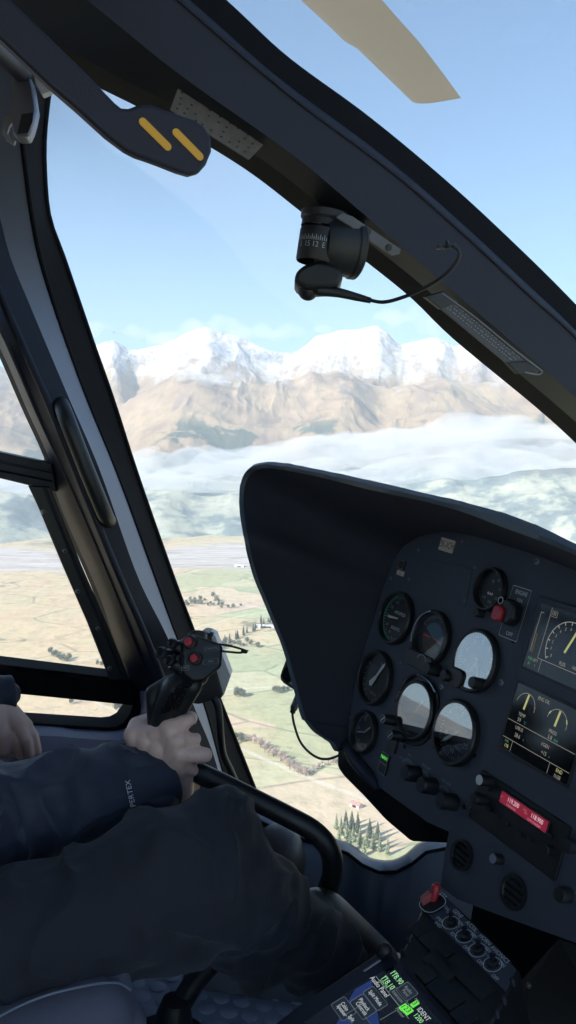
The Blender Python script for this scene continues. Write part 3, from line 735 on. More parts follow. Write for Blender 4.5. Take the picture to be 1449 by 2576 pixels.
# windscreen panes, each a curved sheet of acrylic
def sheet(name, A_, B_, bulge, inset=.006):
    A_, B_ = np.array(A_), np.array(B_); rows = []
    for t in np.linspace(0, 1, 14):
        p = A_ * (1 - t) + B_ * t; rows.append(p + (FW * .7 + LW * .3)[None] * bulge * math.sin(math.pi * t) * np.sin(np.linspace(.15, math.pi - .15, len(p)))[:, None])
    v1, f1 = g_loft(rows); nrmv = (FW * .7 + LW * .3) * .004
    k = len(v1); f = f1 + [tuple(k + i for i in reversed(q)) for q in f1]
    return MB().add(np.vstack([v1, v1 + nrmv]), f, M['window']).build(name, heli, angle=180)
n = 40
wa = resample(np.vstack([paO[3:56]]), n)
wb = resample(spline(np.vstack([bO[8:64:8], [HC(.84, .98, -.02)], [HC(.84, 1.05, -.22)], [HC(.95, 1.06, -.42)], [HC(1.05, 1.0, -.62)], [HC(1.2, .95, -.78)]]), 8), n)
sheet('windscreen_pane', wa, wb, .10)
wc = resample(tO[4:66], n)
wd = resample(np.array([HC(-.5, f, u) for f, u in [(.05, .62), (.35, .42), (.65, .2), (.9, -.05), (1.05, -.3)]]), n)
sheet('windscreen_pane', wc, wd, .08)

# roof, rear bulkhead, right-hand side and floor of the cabin
hfr = Frame(np.zeros(3), FW, LW, UW)
def hbox(f0, f1, l0, l1, u0, u1): return g_box(f0, f1, l0, l1, u0, u1)
roofp = [(-1.35, -.75), (.02, -.75), (.20, -.55), (.22, .5), (.215, 1.32), (.17, 1.5), (-1.35, 1.5)]
rf_ = MB().add(*g_prism(roofp, .56, .62), M['trim'], hfr).build('roof', heli, bevel=.01)
MB().add(*g_prism([(-1.27, -.72), (-.02, -.72), (.0, 1.46), (-1.27, 1.46)], .545, .558), M['bounce_lining'], hfr).build('bounce_headliner', rf_, bevel=.004)  # unseen pale ceiling sheet added to bounce light into the cabin
MB().add(*hbox(-.75, .02, .60, 1.0, .335, .556), M['trim'], hfr).build('overhead_panel', heli, bevel=.01)
mb = MB().add(*hbox(-1.35, -1.28, -.08, 1.52, -1.0, .56), M['trim'], hfr).add(*hbox(-1.35, -1.28, -.75, -.08, -1.0, -.60), M['trim'], hfr)
rb_ = mb.build('rear_bulkhead', heli, smooth=False)
MB().add(*hbox(-1.278, -1.265, -.06, 1.48, -.9, .54), M['bounce_lining'], hfr).build('bounce_lining', rb_, bevel=.004)  # unseen pale sheet added on the bulkhead to bounce light forward
mb = MB().add(*hbox(-1.28, .95, -.80, -.75, -1.0, -.85), M['trim'], hfr).add(*hbox(-1.28, -1.22, -.80, -.75, -.85, .56), M['trim'], hfr)
mb.add(*hbox(-.12, -.06, -.80, -.75, -.85, .50), M['trim'], hfr).add(*hbox(-1.22, .05, -.80, -.75, .50, .56), M['trim'], hfr)
mb.build('side_wall', heli, smooth=False)
MB().add(*hbox(-1.25, .95, -.782, -.778, -.85, .50), M['window'], hfr).build('side_window', heli, smooth=False)  # unseen right window, enlarged to let more fill light in
MB().add(*hbox(-1.317, -1.313, -.75, -.08, -.60, .56), M['window'], hfr).build('added_rear_window', heli, smooth=False)  # unseen opening added behind the seat so the sun can reach it
ps = empty('bounce_seat', HC(-.35, -.75, -.93), 'unseen pale seat added behind the camera to bounce sunlight into the cabin', 'seat')  # unseen seat, added as a sunlit reflector to brighten the pilot's hand
MB().add(*hbox(-1.15, -.25, -.72, -.06, -.70, -.55), M['bounce_lining'], hfr).build('cushion', ps, bevel=.04, seg=4)
MB().add(*hbox(-1.26, -1.12, -.70, -.10, -.62, -.42), M['bounce_lining'], hfr).build('backrest', ps, bevel=.04, seg=4)
MB().add(*hbox(-.98, -.44, -.56, -.16, -.93, -.70), M['trim'], hfr).build('seat_base', ps, bevel=.01)
mb = MB().add(*hbox(-1.28, -.655, 1.50, 1.54, -1.0, -.45), M['trim'], hfr).add(*hbox(-1.28, -.655, 1.50, 1.54, .42, .56), M['trim'], hfr).add(*hbox(-1.28, -1.15, 1.50, 1.54, -.45, .42), M['trim'], hfr).add(*hbox(-.66, .30, 1.50, 1.54, -1.0, -.58), M['trim'], hfr)
mb.build('side_wall', heli, smooth=False)
MB().add(*hbox(-1.15, -.655, 1.518, 1.522, -.45, .42), M['window'], hfr).build('side_window', heli, smooth=False)
FLOOR = -.93
mfl = paint('studded_rubber', (.30, .33, .42), .45, var=.2, bump=.2)
mb = MB().add(*hbox(-1.28, 1.05, -.75, 1.5, FLOOR - .03, FLOOR), mfl, hfr)
i = 0
for f in np.arange(-.25, .72, .0305):
    i += 1
    for l in np.arange(.62, 1.46, .0352):
        mb.add(*g_lathe([(.0138, FLOOR - .001), (.0133, FLOOR + .0022), (.0118, FLOOR + .003)], 16), mfl, Frame(f * FW + (l + (i % 2) * .0176) * LW, FW, LW, UW))
mb.build('floor', heli, angle=40)

# nose shell: the lower lip of the windscreen and the kick panels under it
lip = [(560, 1990, 1.5), (640, 2035, 1.5), (740, 2080, 1.5), (850, 2112, 1.5), (886, 2130, 1.5), (905, 2147, 1.49), (940, 2160, 1.48), (985, 2163, 1.47), (1020, 2148, 1.46), (1050, 2122, 1.46), (1080, 2112, 1.46), (1130, 2112, 1.46), (1250, 2130, 1.46), (1500, 2180, 1.46), (1800, 2260, 1.46)]
lp = resample(np.array(spline([P(*q) for q in lip], 6)), 70)
lip2 = [(540, 2015, 1.46), (630, 2055, 1.46), (730, 2102, 1.45), (840, 2135, 1.45), (880, 2150, 1.44), (905, 2172, 1.43), (940, 2192, 1.42), (985, 2196, 1.41), (1030, 2180, 1.40), (1062, 2150, 1.40), (1095, 2138, 1.40), (1140, 2136, 1.40), (1260, 2150, 1.4), (1500, 2210, 1.4), (1800, 2290, 1.4)]
lp2 = resample(np.array(spline([P(*q) for q in lip2], 6)), 70)
lip3 = [(520, 2190, 1.40), (620, 2200, 1.40), (720, 2260, 1.40), (830, 2300, 1.40), (880, 2320, 1.40), (905, 2330, 1.38), (940, 2350, 1.38), (985, 2350, 1.36), (1030, 2340, 1.36), (1062, 2330, 1.36), (1095, 2330, 1.36), (1140, 2330, 1.36), (1260, 2340, 1.36), (1500, 2400, 1.36), (1800, 2480, 1.36)]
lp3 = resample(np.array(spline([P(*q) for q in lip3], 6)), 70)
lp4 = lp3 - UW * .5 - FW * .05
lpo = lp + FW * .012 - UW * .004; lpo2 = lpo - UW * .08
lpm = lp * .55 + lp2 * .45 + UW * .006 - FW * .004
mb = MB().add(*g_loft([lpo2, lpo, lp, lpm, lp2, lp3, lp4]), M['shell'])
mb.add(*g_tube(resample(lp2, 30) * 1.0, .003, 8), M['seal'])
mb.build('nose_shell', heli, angle=50)
MB().add(*hbox(.86, .89, -.5, .95, FLOOR, -.45), M['seal'], hfr).build('footwell_blackout', heli, smooth=False)  # black sheet added to darken the gap between panel and console

# rotor blade passing ahead of the windscreen
rot = empty('main_rotor', HC(4.2, 2.65, 1.9), 'warm grey main rotor blade passing above the windscreen in the blue sky', 'rotor')
rfr = PlaneFrame(HC(0, 0, 1.9), FW, LW, UW)
tip = rfr.st(1100, 258)
def rpx(u, v): return np.array(rfr.st(u, v))
Lf = [(330, -470), (500, -270), (640, -118), (754, 0), (830, 70), (872, 111), (888, 114), (950, 174), (1036, 257)]
Rt = [(610, -400), (700, -290), (850, -120), (959, 0), (1010, 58), (1044, 95), (1062, 117), (1110, 180), (1160, 248)]
Lp, Rp = resample(np.array([rpx(*p) for p in Lf]), 26), resample(np.array([rpx(*p) for p in Rt]), 26)
rows = []
for a, b in zip(Lp, Rp):
    r = []
    for t in np.linspace(0, 1, 13): r.append((*(a + (b - a) * t), -.016 * math.sin(math.pi * t ** .6) + .003))
    for t in np.linspace(1, 0, 13)[1:]: r.append((*(a + (b - a) * t), .020 * math.sin(math.pi * t ** .6) + .003))
    rows.append(r)
v, f = g_loft(rows)
m_ = len(rows[0]); f += [tuple(range(m_)), tuple(reversed(range(25 * m_, 26 * m_)))]
mbl = paint('rotor_grey', (.33, .315, .35), .5, var=.16, scale=14)
MB().add(v, f, mbl, rfr).build('blade', rot, angle=50)

# ------------------------------------------------------------------ instrument panel
pf0 = P(1201, 1664, 1.1)
pf = PlaneFrame(pf0, -LW, VW, NW)
panel = empty('instrument_panel', pf.w((0, -.25, 0))[0], 'dark instrument panel under a deep black hood with round gauges and two screens', 'instrument panel')
face = [(870, 1872), (874, 1840), (878, 1800), (898, 1700), (925, 1605), (945, 1540), (960, 1485), (978, 1440), (990, 1412), (1012, 1375), (1050, 1345), (1125, 1330), (1200, 1345), (1270, 1366), (1340, 1388), (1449, 1430), (1620, 1500)]
facelow = [(1760, 2500), (1449, 2372), (1250, 2300), (1150, 2262), (1108, 2230), (1120, 2140), (1129, 2092), (1075, 2068), (1000, 2014), (960, 1985), (918, 1955), (890, 1915)]
fpts = [pf.st(*p) for p in face + facelow]
MB().add(*g_prism(fpts, -.012, 0), M['panel'], pf).build('panel_face', panel, smooth=False)
# hood: the wall that runs from the panel's edge to its lip
lipn = [(850, 1884, .015), (838, 1866, .025), (820, 1855, .035), (800, 1841, .045), (778, 1815, .055), (765, 1793, .06), (724, 1641, .085), (679, 1528, .125), (645, 1443, .165), (625, 1357, .2), (614, 1289, .2), (613, 1250, .2), (618, 1217, .2), (633, 1191, .2), (663, 1180, .2), (706, 1182, .2), (810, 1202, .2), (932, 1233, .2), (1072, 1263, .2), (1175, 1292, .2), (1267, 1327, .2), (1358, 1360, .2), (1449, 1396, .2), (1620, 1475, .2)]
lpo_ = [(847, 1890, .015), (834, 1870, .025), (816, 1858, .035), (796, 1843, .045), (774, 1816, .055), (761, 1793, .06), (721, 1641, .085), (676, 1528, .125), (642, 1443, .165), (622, 1357, .2), (611, 1289, .2), (610, 1248, .2), (614, 1212, .2), (628, 1182, .2), (655, 1166, .2), (706, 1164, .2), (812, 1183, .2), (936, 1210, .2), (1076, 1242, .2), (1180, 1267, .2), (1275, 1293, .2), (1366, 1328, .2), (1449, 1368, .2), (1620, 1440, .2)]
junc = [(872, 1874), (873, 1866), (874, 1858), (875, 1850), (877, 1835), (878, 1815), (898, 1700), (925, 1605), (945, 1540), (960, 1485), (970, 1460), (978, 1440), (985, 1420), (993, 1405), (1003, 1390), (1012, 1375), (1030, 1360), (1060, 1343), (1125, 1333), (1200, 1345), (1270, 1366), (1340, 1388), (1449, 1430), (1620, 1500)]
def ppt(l): return resample(spline([pf.pt(*q) for q in l], 6), 160)
def sharp(a, b):                                    # resample two outlines point for point
    return np.array(spline([pf.pt(*q) for q in a], 7)), np.array(spline([pf.pt(*q) for q in b], 7))
Li, Jn = sharp(lipn, junc); Lo, _ = sharp(lpo_, junc)
# roll of the lip: between inner and outer edge, rounded forward
k1 = Li + NW * .004; k2 = (Li + Lo) / 2 + NW * .007; k3 = Lo + NW * .003
wr = np.array([[.0011 * nz(p * 60) + .0006 * nz(p * 190) for p in L_] for L_ in (k2, k3, Lo)])
up_ = (Lo - Li); up_ /= np.linalg.norm(up_, axis=1)[:, None] + 1e-9
mid_in = Li * .5 + Jn * .5
Jn = Jn - up_ * .003 - NW * .003
Jo = Jn + up_ * .014 - NW * .02
midO = Lo * .5 + Jn * .5 + up_ * .010
k2 = k2 + up_ * wr[0][:, None]; k3 = k3 + up_ * wr[1][:, None]
mb = MB().add(*g_loft([Jn, mid_in, Li]), M['hood']).add(*g_loft([Lo, midO, Jo, Jn]), M['hoodedge'])
mb.add(*g_loft([Li, k1, k2, k3, Lo]), M['hoodedge'])
hd = mb.build('glare_shield', panel, angle=60)
# underside of the panel's lower left corner
oA = [(871, 1876), (874, 1886), (918, 1956), (960, 1986), (1000, 2015), (1075, 2070), (1129, 2093)]
oB = [(851, 1885), (850, 1929), (866, 1952), (918, 2004), (970, 2061), (1035, 2116), (1131, 2120)]
a_ = resample([pf.pt(u, v, .001) for u, v in oA], 40); b_ = resample([pf.pt(u, v, -.03) for u, v in oB], 40); c_ = b_ - NW * .06 + VW * .06
MB().add(*g_loft([a_, a_ - NW * .004, b_, c_]), M['seal']).build('under_shroud', panel, angle=50)
ra = spline([pf.pt(*q) for q in [(855, 1880, .004), (875, 1880, .006), (896, 1915, .006), (930, 1955, .004), (950, 1985, .0)]], 6)
MB().add(*g_tube(ra, np.interp(np.linspace(0, 1, len(ra)), [0, .3, .7, 1], [.004, .010, .010, .004]), 12), M['trim']).build('corner_clamp', panel)

def pat(u, v, z=0.0): return pf.at((*pf.st(u, v), z))
def text(mb, body, size, mat, fr, x=0, y=0, z=.0006, rot=0, sx=1.0):
    v, f = g_text(body, size); v = v * np.array([sx, 1, 1])
    q = Frame(fr.w((x, y, z))[0], fr.x * math.cos(rot) + fr.y * math.sin(rot), fr.y * math.cos(rot) - fr.x * math.sin(rot), fr.z)
    mb.add(v, f, mat, q)
def screw(u, v, r=.0042, fr=pf, parent=None):
    q = fr.at((*fr.st(u, v), 0))
    mb = MB().add(*g_lathe([(r, 0), (r, .0012), (r * .8, .0022), (r * .45, .0024), (r * .4, .0012)], 18), M['steel'], q)
    for k in range(3): mb.add(*g_seg((-r * .5 * math.cos(k * 1.05), -r * .5 * math.sin(k * 1.05)), (r * .5 * math.cos(k * 1.05), r * .5 * math.sin(k * 1.05)), r * .22, .0026), M['black'], q)
    return mb.build('screw', parent or panel)
for u, v in [(1113, 1728), (1262, 1717), (1352, 1413), (1054, 1383), (984, 1455), (1030, 1457), (1164, 1362), (1196, 1427), (1171, 1511), (1009, 1667), (883, 1805), (1176, 2026)]: screw(u, v, .0042 if u in (1113, 1262, 1352) else .0026)
def knob(u, v, r, h, name='knob', parent=None, fr=pf, cap=None, z0=0.0, tilt=None):
    q = fr.at((*fr.st(u, v, z0 + h), z0))
    mb = MB().add(*g_lathe([(r * 1.05, 0), (r * 1.05, h * .12), (r, h * .2), (r, h * .9), (r * .88, h), (r * .1, h)], 24), M['black'], q)
    if cap: mb.add(*g_lathe([(r * .86, h), (r * .86, h + .0006), (r * .5, h + .0008)], 24), cap, q)
    return mb.build(name, parent or panel)

def gauge(u, v, r, ticks=40, a0=0, a1=360, words_=(), needle=None, arc=None, lensm='lensdark', squar=False, depth=.010, ball=False, numerals=()):
    q = pat(u, v)
    rim = [(r * 1.10, 0), (r * 1.10, depth * .75), (r * 1.05, depth), (r * .99, depth), (r * .96, depth * .85), (r * .95, .001)]
    g = MB().add(*g_lathe(rim, 56, cap=False), M['black'], q)
    if squar: g.add(*g_prism(rrect(r * 2.25, r * 2.25, r * .7, 8), 0, depth * .55), M['black'], q)
    g = g.build('gauge', panel, angle=30)
    d = MB().add(*g_lathe([(r * .96, .0005), (r * .96, .0012), (.0001, .0012)], 48, cap=False), M['dial'], q)
    zz = depth * .57 if squar else .0016
    if squar: d.add(*g_lathe([(r * .95, zz - .0004), (.0001, zz - .0004)], 40, cap=False), M['dial'], q)
    if ball:
        d.add(*g_arc(r * .31, 8, 172, r * .62, zz, 30), M['blueball'], q.at((0, 0, 0), -.35)); d.add(*g_arc(r * .31, 188, 352, r * .62, zz, 30), M['brownball'], q.at((0, 0, 0), -.35))
        d.add(*g_seg((-r * .6, 0), (-r * .12, 0), r * .06, zz + .0006), M['redflag'], q); d.add(*g_seg((r * .12, 0), (r * .6, 0), r * .06, zz + .0006), M['redflag'], q)
    for i in range(ticks):
        a = math.radians(a0 + (a1 - a0) * i / max(1, ticks - 1)); L_ = .16 if i % 5 == 0 else .09
        d.add(*g_seg((r * .9 * math.cos(a), r * .9 * math.sin(a)), (r * (.9 - L_) * math.cos(a), r * (.9 - L_) * math.sin(a)), r * .028, zz), M['dim'], q)
    for s_, rad, ang, sz in numerals: text(d, s_, r * sz, M['dim'], q, r * rad * math.cos(math.radians(ang)), r * rad * math.sin(math.radians(ang)), zz)
    for w_, x, y, sz, mt in words_: text(d, w_, r * sz, M[mt], q, r * x, r * y, zz)
    if arc: d.add(*g_arc(r * .93, arc[0], arc[1], r * .07, zz + .0002, 30), M[arc[2]], q)
    d.build('dial', g, smooth=False)
    if needle:
        for a, L_, w_, mt in needle:
            a = math.radians(a); e = np.array([math.cos(a), math.sin(a)]) * r; n_ = np.array([-e[1], e[0]])
            MB().add(*g_prism([tuple(-.2 * e * L_ - n_ * w_ * .5), tuple(e * L_ * .8 - n_ * w_), tuple(e * L_), tuple(e * L_ * .8 + n_ * w_), tuple(-.2 * e * L_ + n_ * w_ * .5)], zz + .0012, zz + .002), M[mt], q).build('needle', g, smooth=False)
    MB().add(*g_lathe([(r * .965, depth * .80), (r * .965, depth * .86), (.0001, depth * .86)], 48, cap=False), M[lensm], q).build('glass', g, angle=20)
    return g, q
def ring_nums(lst, rad, a0, a1, sz): return [(s_, rad, a0 + (a1 - a0) * i / (len(lst) - 1), sz) for i, s_ in enumerate(lst)]
# airspeed
gauge(1000.5, 1556, .0365, 33, 60, 330, [('AIRSPEED', .12, .22, .19, 'mark'), ('KNOTS', .1, -.42, .19, 'mark')], [(186, .62, .05, 'mark')], (110, 262, 'green'), numerals=ring_nums(['140', '120', '100', '80', '60'], .66, 115, 250, .17))
# small engine gauge
g2, q2 = gauge(1239, 1484, .0262, 25, 90, -160, [('%', -.05, .42, .2, 'mark'), ('▪▪▪', -.02, -.18, .3, 'mark')], None, (40, 86, 'yellow'), numerals=ring_nums(['50', '100', '150', '200', '250'], .62, 60, -130, .19))
w3 = MB()
for i in range(3): w3.add(*g_box(-.0052 + i * .0036, -.0026 + i * .0036, -.0070, -.0050, .0018, .0022), M['mark'], q2)
w3.build('counter', g2, smooth=False)
# attitude indicator
g3, q3 = gauge(1090, 1606, .0355, 16, 30, 150, [], None, None, squar=False, ball=True)
MB().add(*g_arc(.0365, 105, 205, .0016, .0105, 30), M['chrome'], q3).build('bright_edge', g3)
MB().add(*g_prism(rrect(.062, .022, .006, 5, -.004, -.0355), 0, .012), M['black'], q3).build('lower_bezel', g3, bevel=.001)
MB().add(*g_arc(.011, 20, 160, .0014, .0122, 16, .0035, -.036), M['dim'], q3).build('slip_scale', g3)
knob(1073, 1681, .0085, .020, parent=g3, cap=M['trim']); knob(1115, 1698, .0078, .018, parent=g3, cap=M['trim'])
# altimeter
g4, q4 = gauge(1203, 1664, .0375, 50, 90, 450 - 7, [], [(300, .72, .05, 'mark'), (250, .45, .06, 'mark')], None, 'lens', numerals=[(str(i), .68, 90 - 36 * i, .26) for i in range(10)])
MB().add(*g_prism(rrect(.030, .024, .008, 5, -.022, -.030), 0, .0125), M['black'], q4).build('lower_bezel', g4, bevel=.001)
knob(1186, 1716, .0075, .022, parent=g4)
# vertical speed on the left
gauge(948, 1706, .0375, 12, 150, 330, [('L', .1, .62, .2, 'dim'), ('250 kts', .1, -.62, .16, 'dim')], [(62, .85, .07, 'mark'), (235, .45, .13, 'mark')])
# direction indicator with knobs
g6, q6 = gauge(1052, 1788, .0375, 36, 0, 350, [], [(65, .5, .04, 'yellow')], None, 'lens', numerals=[(s_, .7, 90 - 30 * i, .2) for i, s_ in enumerate(['N', '3', '6', 'E', '12', '15', 'S', '21', '24', 'W', '30', '33'])])
ol = [(-.047, -.004), (-.041, .022), (-.032, .037), (-.014, .046), (.012, .045), (.032, .036), (.041, .018), (.043, -.010), (.036, -.030), (.020, -.043), (-.008, -.049), (-.032, -.044), (-.043, -.03)]
sp2 = [tuple(p) for p in spline(ol + ol[:1], 4)[:-1]]
MB().add(*g_prism(sp2, -.001, .003), M['black'], q6).build('mounting_plate', g6, bevel=.001)
rib = spline([(*p, .006) for p in ol[:6]], 6); MB().add(*g_tube(q6.w(rib), .0019, 8), M['chrome']).build('bright_edge', g6)
MB().add(*g_prism([(-.012, .018), (.004, .021), (.002, .03), (-.010, .028)], .002, .0026), M['redflag'], q6).build('warning_flag', g6)
for (x, y) in ((-.040, -.030), (-.013, -.043)):
    qq = q6.at((x, y, 0)); kb = MB().add(*g_lathe([(.008, 0), (.008, .004), (.0074, .006), (.0074, .022), (.0065, .024), (.0005, .024)], 22), M['black'], qq)
    kb.add(*g_seg((-.003, -.004), (.003, .004), .0012, .0243), M['mark'], qq); kb.add(*g_arc(.0055, 0, 360, .0006, .0242, 18), M['dim'], qq); kb.build('knob', g6)
# round gauge bottom right: rate of climb
gauge(1152, 1844, .0385, 41, 20, 340, [], [(222, .75, .06, 'mark')], None, 'lens', numerals=[('20', .62, -25, .28), ('0', .55, 200, .26), ('10', .62, 270, .22), ('5', .64, 90, .22)])
# small clock at the far lower left
gauge(921, 1842, .0285, 48, 0, 353, [], [(45, .6, .05, 'dim'), (200, .7, .04, 'dim')], None, numerals=[(str((i + 1) * 2), .68, 60 - 60 * i, .22) for i in range(6)])
# small items on the face
def plate(u, v, w, h, z, mat, name, rot=0, r=.001, parent=panel):
    q = pf.at((*pf.st(u, v), 0), rot); return MB().add(*g_prism(rrect(w, h, r, 3), 0, z), mat, q), q
mb, q = plate(1125, 1372, .0330, .0185, .0012, M['cream'], 'label', r=.002); text(mb, 'ZK-ICH', .0135, M['black'], q, 0, 0, .0016, sx=.82); mb.build('registration_plate', panel, smooth=False)
mb, q = plate(1008, 1442, .0185, .0072, .0010, M['cream'], 'x'); text(mb, 'ELT', .0032, M['trim'], q, 0, .0012, .0013); text(mb, 'ARMED', .0026, M['trim'], q, 0, -.0018, .0013); mb.build('label_strip', panel, smooth=False)
mb, q = plate(1013, 1421, .0150, .0130, .0030, M['black'], 'x'); mb.add(*g_rim(rrect(.0150, .0130, .001, 3), .0008, .0034), M['dim'], q); mb.build('annunciator', panel, smooth=False)
# access cover
cv = [pf.st(u, v) for u, v in [(1045, 1395), (1190, 1432), (1172, 1528), (1030, 1478)]]
MB().add(*g_prism(cv, 0, .0012), M['panel'], pf).build('access_cover', panel, bevel=.0005)
# navigation annunciator lit NAV1
NAVL = lit('green_lamp', (.15, 1.0, .12), .55)
mb, q = plate(971, 1909, .0185, .0155, .003, M['black'], 'x'); mb.add(*g_rim(rrect(.0185, .0155, .0016, 3), .0008, .0033), M['dim'], q); text(mb, 'NAV1', .0072, NAVL, q, 0, .001, .0034, sx=.9); mb.build('nav_annunciator', panel, smooth=False)
mb, q = plate(965.5, 1933, .0185, .0150, .003, M['black'], 'x'); mb.add(*g_rim(rrect(.0185, .0150, .0016, 3), .0008, .0033), M['dim'], q); mb.build('annunciator', panel, smooth=False)
mb, q = plate(990, 1874, .020, .020, .0035, M['black'], 'x', r=.002); mb.build('blank_cover', panel, bevel=.0006)
for u, v in [(1018, 1878), (1093, 1880), (1194, 1900), (1241, 1713), (1291, 1612), (1218, 1542), (1168, 2030)]:
    mb, q = MB(), pat(u, v); mb.add(*g_lathe([(.0030, 0), (.0030, .0005), (.0001, .0005)], 16), M['seal'], q); mb.build('plug', panel)
for u, v, r, w_ in [(1022, 1938, .0105, ('OFF', 'DAY', 'NIGHT')), (1062, 1968, .0105, ('INST LIGHT',)), (1112, 2008, .0105, ('SYST LIGHT',))]:
    q = pat(u, v); k = knob(u - 4, v + 6, r, .022, 'light_knob', cap=M['trim'])
    mb = MB().add(*g_arc(r * 1.45, 25, 155, .0009, .0006, 20), M['dim'], q).add(*g_arc(r * 1.22, 35, 145, .0007, .0006, 20), M['dim'], q)
    for i, s_ in enumerate(w_): a = 90 if len(w_) == 1 else 150 - 55 * i; text(mb, s_, .0042, M['dim'], q, r * 2.0 * math.cos(math.radians(a)), r * 2.0 * math.sin(math.radians(a)), sx=.9)
    mb.build('knob_scale', panel, smooth=False)
knob(1196, 1540, .0058, .012, 'selector_knob')
# engine selector
ec_ = [pf.st(u, v) for u, v in [(1288, 1484), (1337, 1502.5), (1306, 1603), (1257, 1582)]]
q = pf.at((*np.mean(ec_, 0), 0)); ew, eh = .034, .066
mb = MB().add(*g_prism(rrect(ew, eh, .002, 3), 0, .0006), M['panel'], q).add(*g_rim(rrect(ew, eh, .002, 3), .0008, .0009), M['mark'], q)
text(mb, 'ENGINE', .0078, M['mark'], q, .001, .026, .001, sx=.8); text(mb, 'ON', .0066, M['mark'], q, .0015, .0165, .001); text(mb, 'OFF', .0072, M['mark'], q, .001, -.027, .001)
es = mb.build('engine_selector', panel, smooth=False)
MB().add(*g_prism([(-.012, .012), (-.003, .016), (.012, .010), (.015, -.006), (.006, -.017), (-.006, -.014), (-.010, -.004)], 0, .016), M['black'], q).build('guard', es, bevel=.003)
MB().add(*g_prism(rrect(.016, .020, .006, 5, -.010, -.006), .004, .022), M['red'], q).build('cover_flap', es, bevel=.002)
MB().add(*g_arc(.0042, 0, 360, .0012, .0165, 20, -.014, .010), M['mark'], q).build('ring', es)

# the two engine display screens in one raised frame
def quad(a, b, c, d): return [pf.st(*p) for p in (a, b, c, d)]
GRN, YEL, WHT, CYN, REDL = lit('screen_green', (.25, .75, .35), .17), lit('screen_yellow', (.75, .72, .30), .28), lit('screen_white', (.62, .58, .48), .22), lit('screen_cyan', (.1, .6, .5), .16), lit('screen_red', (.9, .2, .12), .2)
fr_pts = [pf.st(u, v) for u, v in [(1362, 1500), (1480, 1535), (1640, 1600), (1560, 2080), (1400, 1965), (1256, 1888)]]
MB().add(*g_prism(fr_pts, 0, .004), M['panel'], pf).build('display_frame', panel, bevel=.0012)
def display(cx, cy, w, h):
    q = pf.at((cx, cy, .004))
    mb = MB().add(*g_prism(rrect(w + .007, h + .007, .002, 3), -.001, .0012), M['black'], q).add(*g_prism(rrect(w, h, .001, 3), .0005, .0016), M['screen'], q)
    return mb, q
def close_display(mb, q, w, h):
    d = mb.build('display', panel, smooth=False)
SW, SH = .104, .080
a1, a2 = np.array(pf.st(1370, 1519)), np.array(pf.st(1325.5, 1678)); hgt = np.linalg.norm(a1 - a2)
c1 = (a1 + a2) / 2 + np.array([SW / 2, 0]); mb, q = display(*c1, SW, hgt)
X0, Y0 = -SW / 2, hgt / 2
def dline(p0, p1, w=.0005, mt=None): mb.add(*g_seg(p0, p1, w, .0018), mt or WHT, q)
def dtext(s_, x, y, sz, mt=None, sx=.85): text(mb, s_, sz, mt or WHT, q, x, y, .0018, sx=sx)
dline((X0 + .019, Y0 - .001), (X0 + .019, -Y0 + .016)); dline((X0 + .019, -Y0 + .016), (SW / 2, -Y0 + .016)); dline((X0 + .026, -Y0 + .016), (X0 + .026, -Y0 + .001)); dline((X0 + .004, Y0 - .010), (X0 + .004, -Y0 + .02)); dline((X0 + .004, Y0 - .010), (X0 + .008, Y0 - .010))
ax, ay, ar = X0 + .058, -.002, .032
mb.add(*g_arc(ar, 60, 215, .0009, .0018, 40, ax, ay), WHT, q)
for i in range(11):
    a = math.radians(212 - 19.5 * i)
    if i < 9: dline((ax + ar * math.cos(a), ay + ar * math.sin(a)), (ax + ar * .88 * math.cos(a), ay + ar * .88 * math.sin(a)), .0012); dtext(str(i), ax + ar * .74 * math.cos(a), ay + ar * .74 * math.sin(a), .0052)
dline((ax - .002, ay - .004), (ax + .0085, ay + .026), .0030, YEL)
dtext('FLI%', ax, ay - .017, .0062); dtext('100', ax + .018, ay - .016, .0055); dtext('P2', X0 + .0255, Y0 - .0075, .0050); mb.add(*g_rim(rrect(.0085, .007, .0003, 2, X0 + .0255, Y0 - .0075), .0005, .0018), WHT, q)
mb.add(*g_box(X0 + .006, X0 + .0085, -.020, .004, .0017, .0019), lit('fuel_bar', (.3, .2, .1), .12), q)
dtext('QTY', X0 + .017, -Y0 + .012, .0048); dtext('31', X0 + .008, -Y0 + .006, .0055, GRN); dtext('%', X0 + .018, -Y0 + .006, .0045, CYN); dtext('FUEL', X0 + .008, -Y0 + .012, .0046, GRN)
close_display(mb, q, SW, hgt)
a1, a2 = np.array(pf.st(1314, 1719)), np.array(pf.st(1266, 1877)); hgt = np.linalg.norm(a1 - a2); SW2 = np.linalg.norm(np.array(pf.st(1434.5, 1970)) - a2); SW = SW2
c1 = (a1 + a2) / 2 + np.array([SW / 2, 0]); mb, q = display(*c1, SW, hgt); X0, Y0 = -SW / 2, hgt / 2
for cx, s1, s2, lab, val, un, y0 in ((X0 + .021, 30, 165, 'TEMP', '59', '°C', .017), (X0 + .073, 15, 150, 'PRESS', '5.8', 'BAR', .016)):
    mb.add(*g_arc(.0155, -8, 172, .0006, .0018, 30, cx, y0), WHT, q); dline((cx - .001, y0 - .004), (cx + .001, y0 + .0145), .0030, YEL)
    dtext(lab, cx - .001, y0 - .011, .0058); dtext(val, cx - .003, y0 - .0175, .0066); dtext(un, cx + .0065, y0 - .018, .0042, CYN)
    mb.add(*g_arc(.0155, 140, 156, .0016, .0019, 8, cx, y0) if lab == 'PRESS' else g_arc(.0155, 8, 14, .0018, .0019, 6, cx, y0), YEL if lab == 'PRESS' else REDL, q)
mb.add(*g_arc(.0155, 16, 34, .0016, .0019, 8, X0 + .073, .016), YEL, q)
dtext('ENG OIL', X0 + .046, Y0 - .006, .0058)
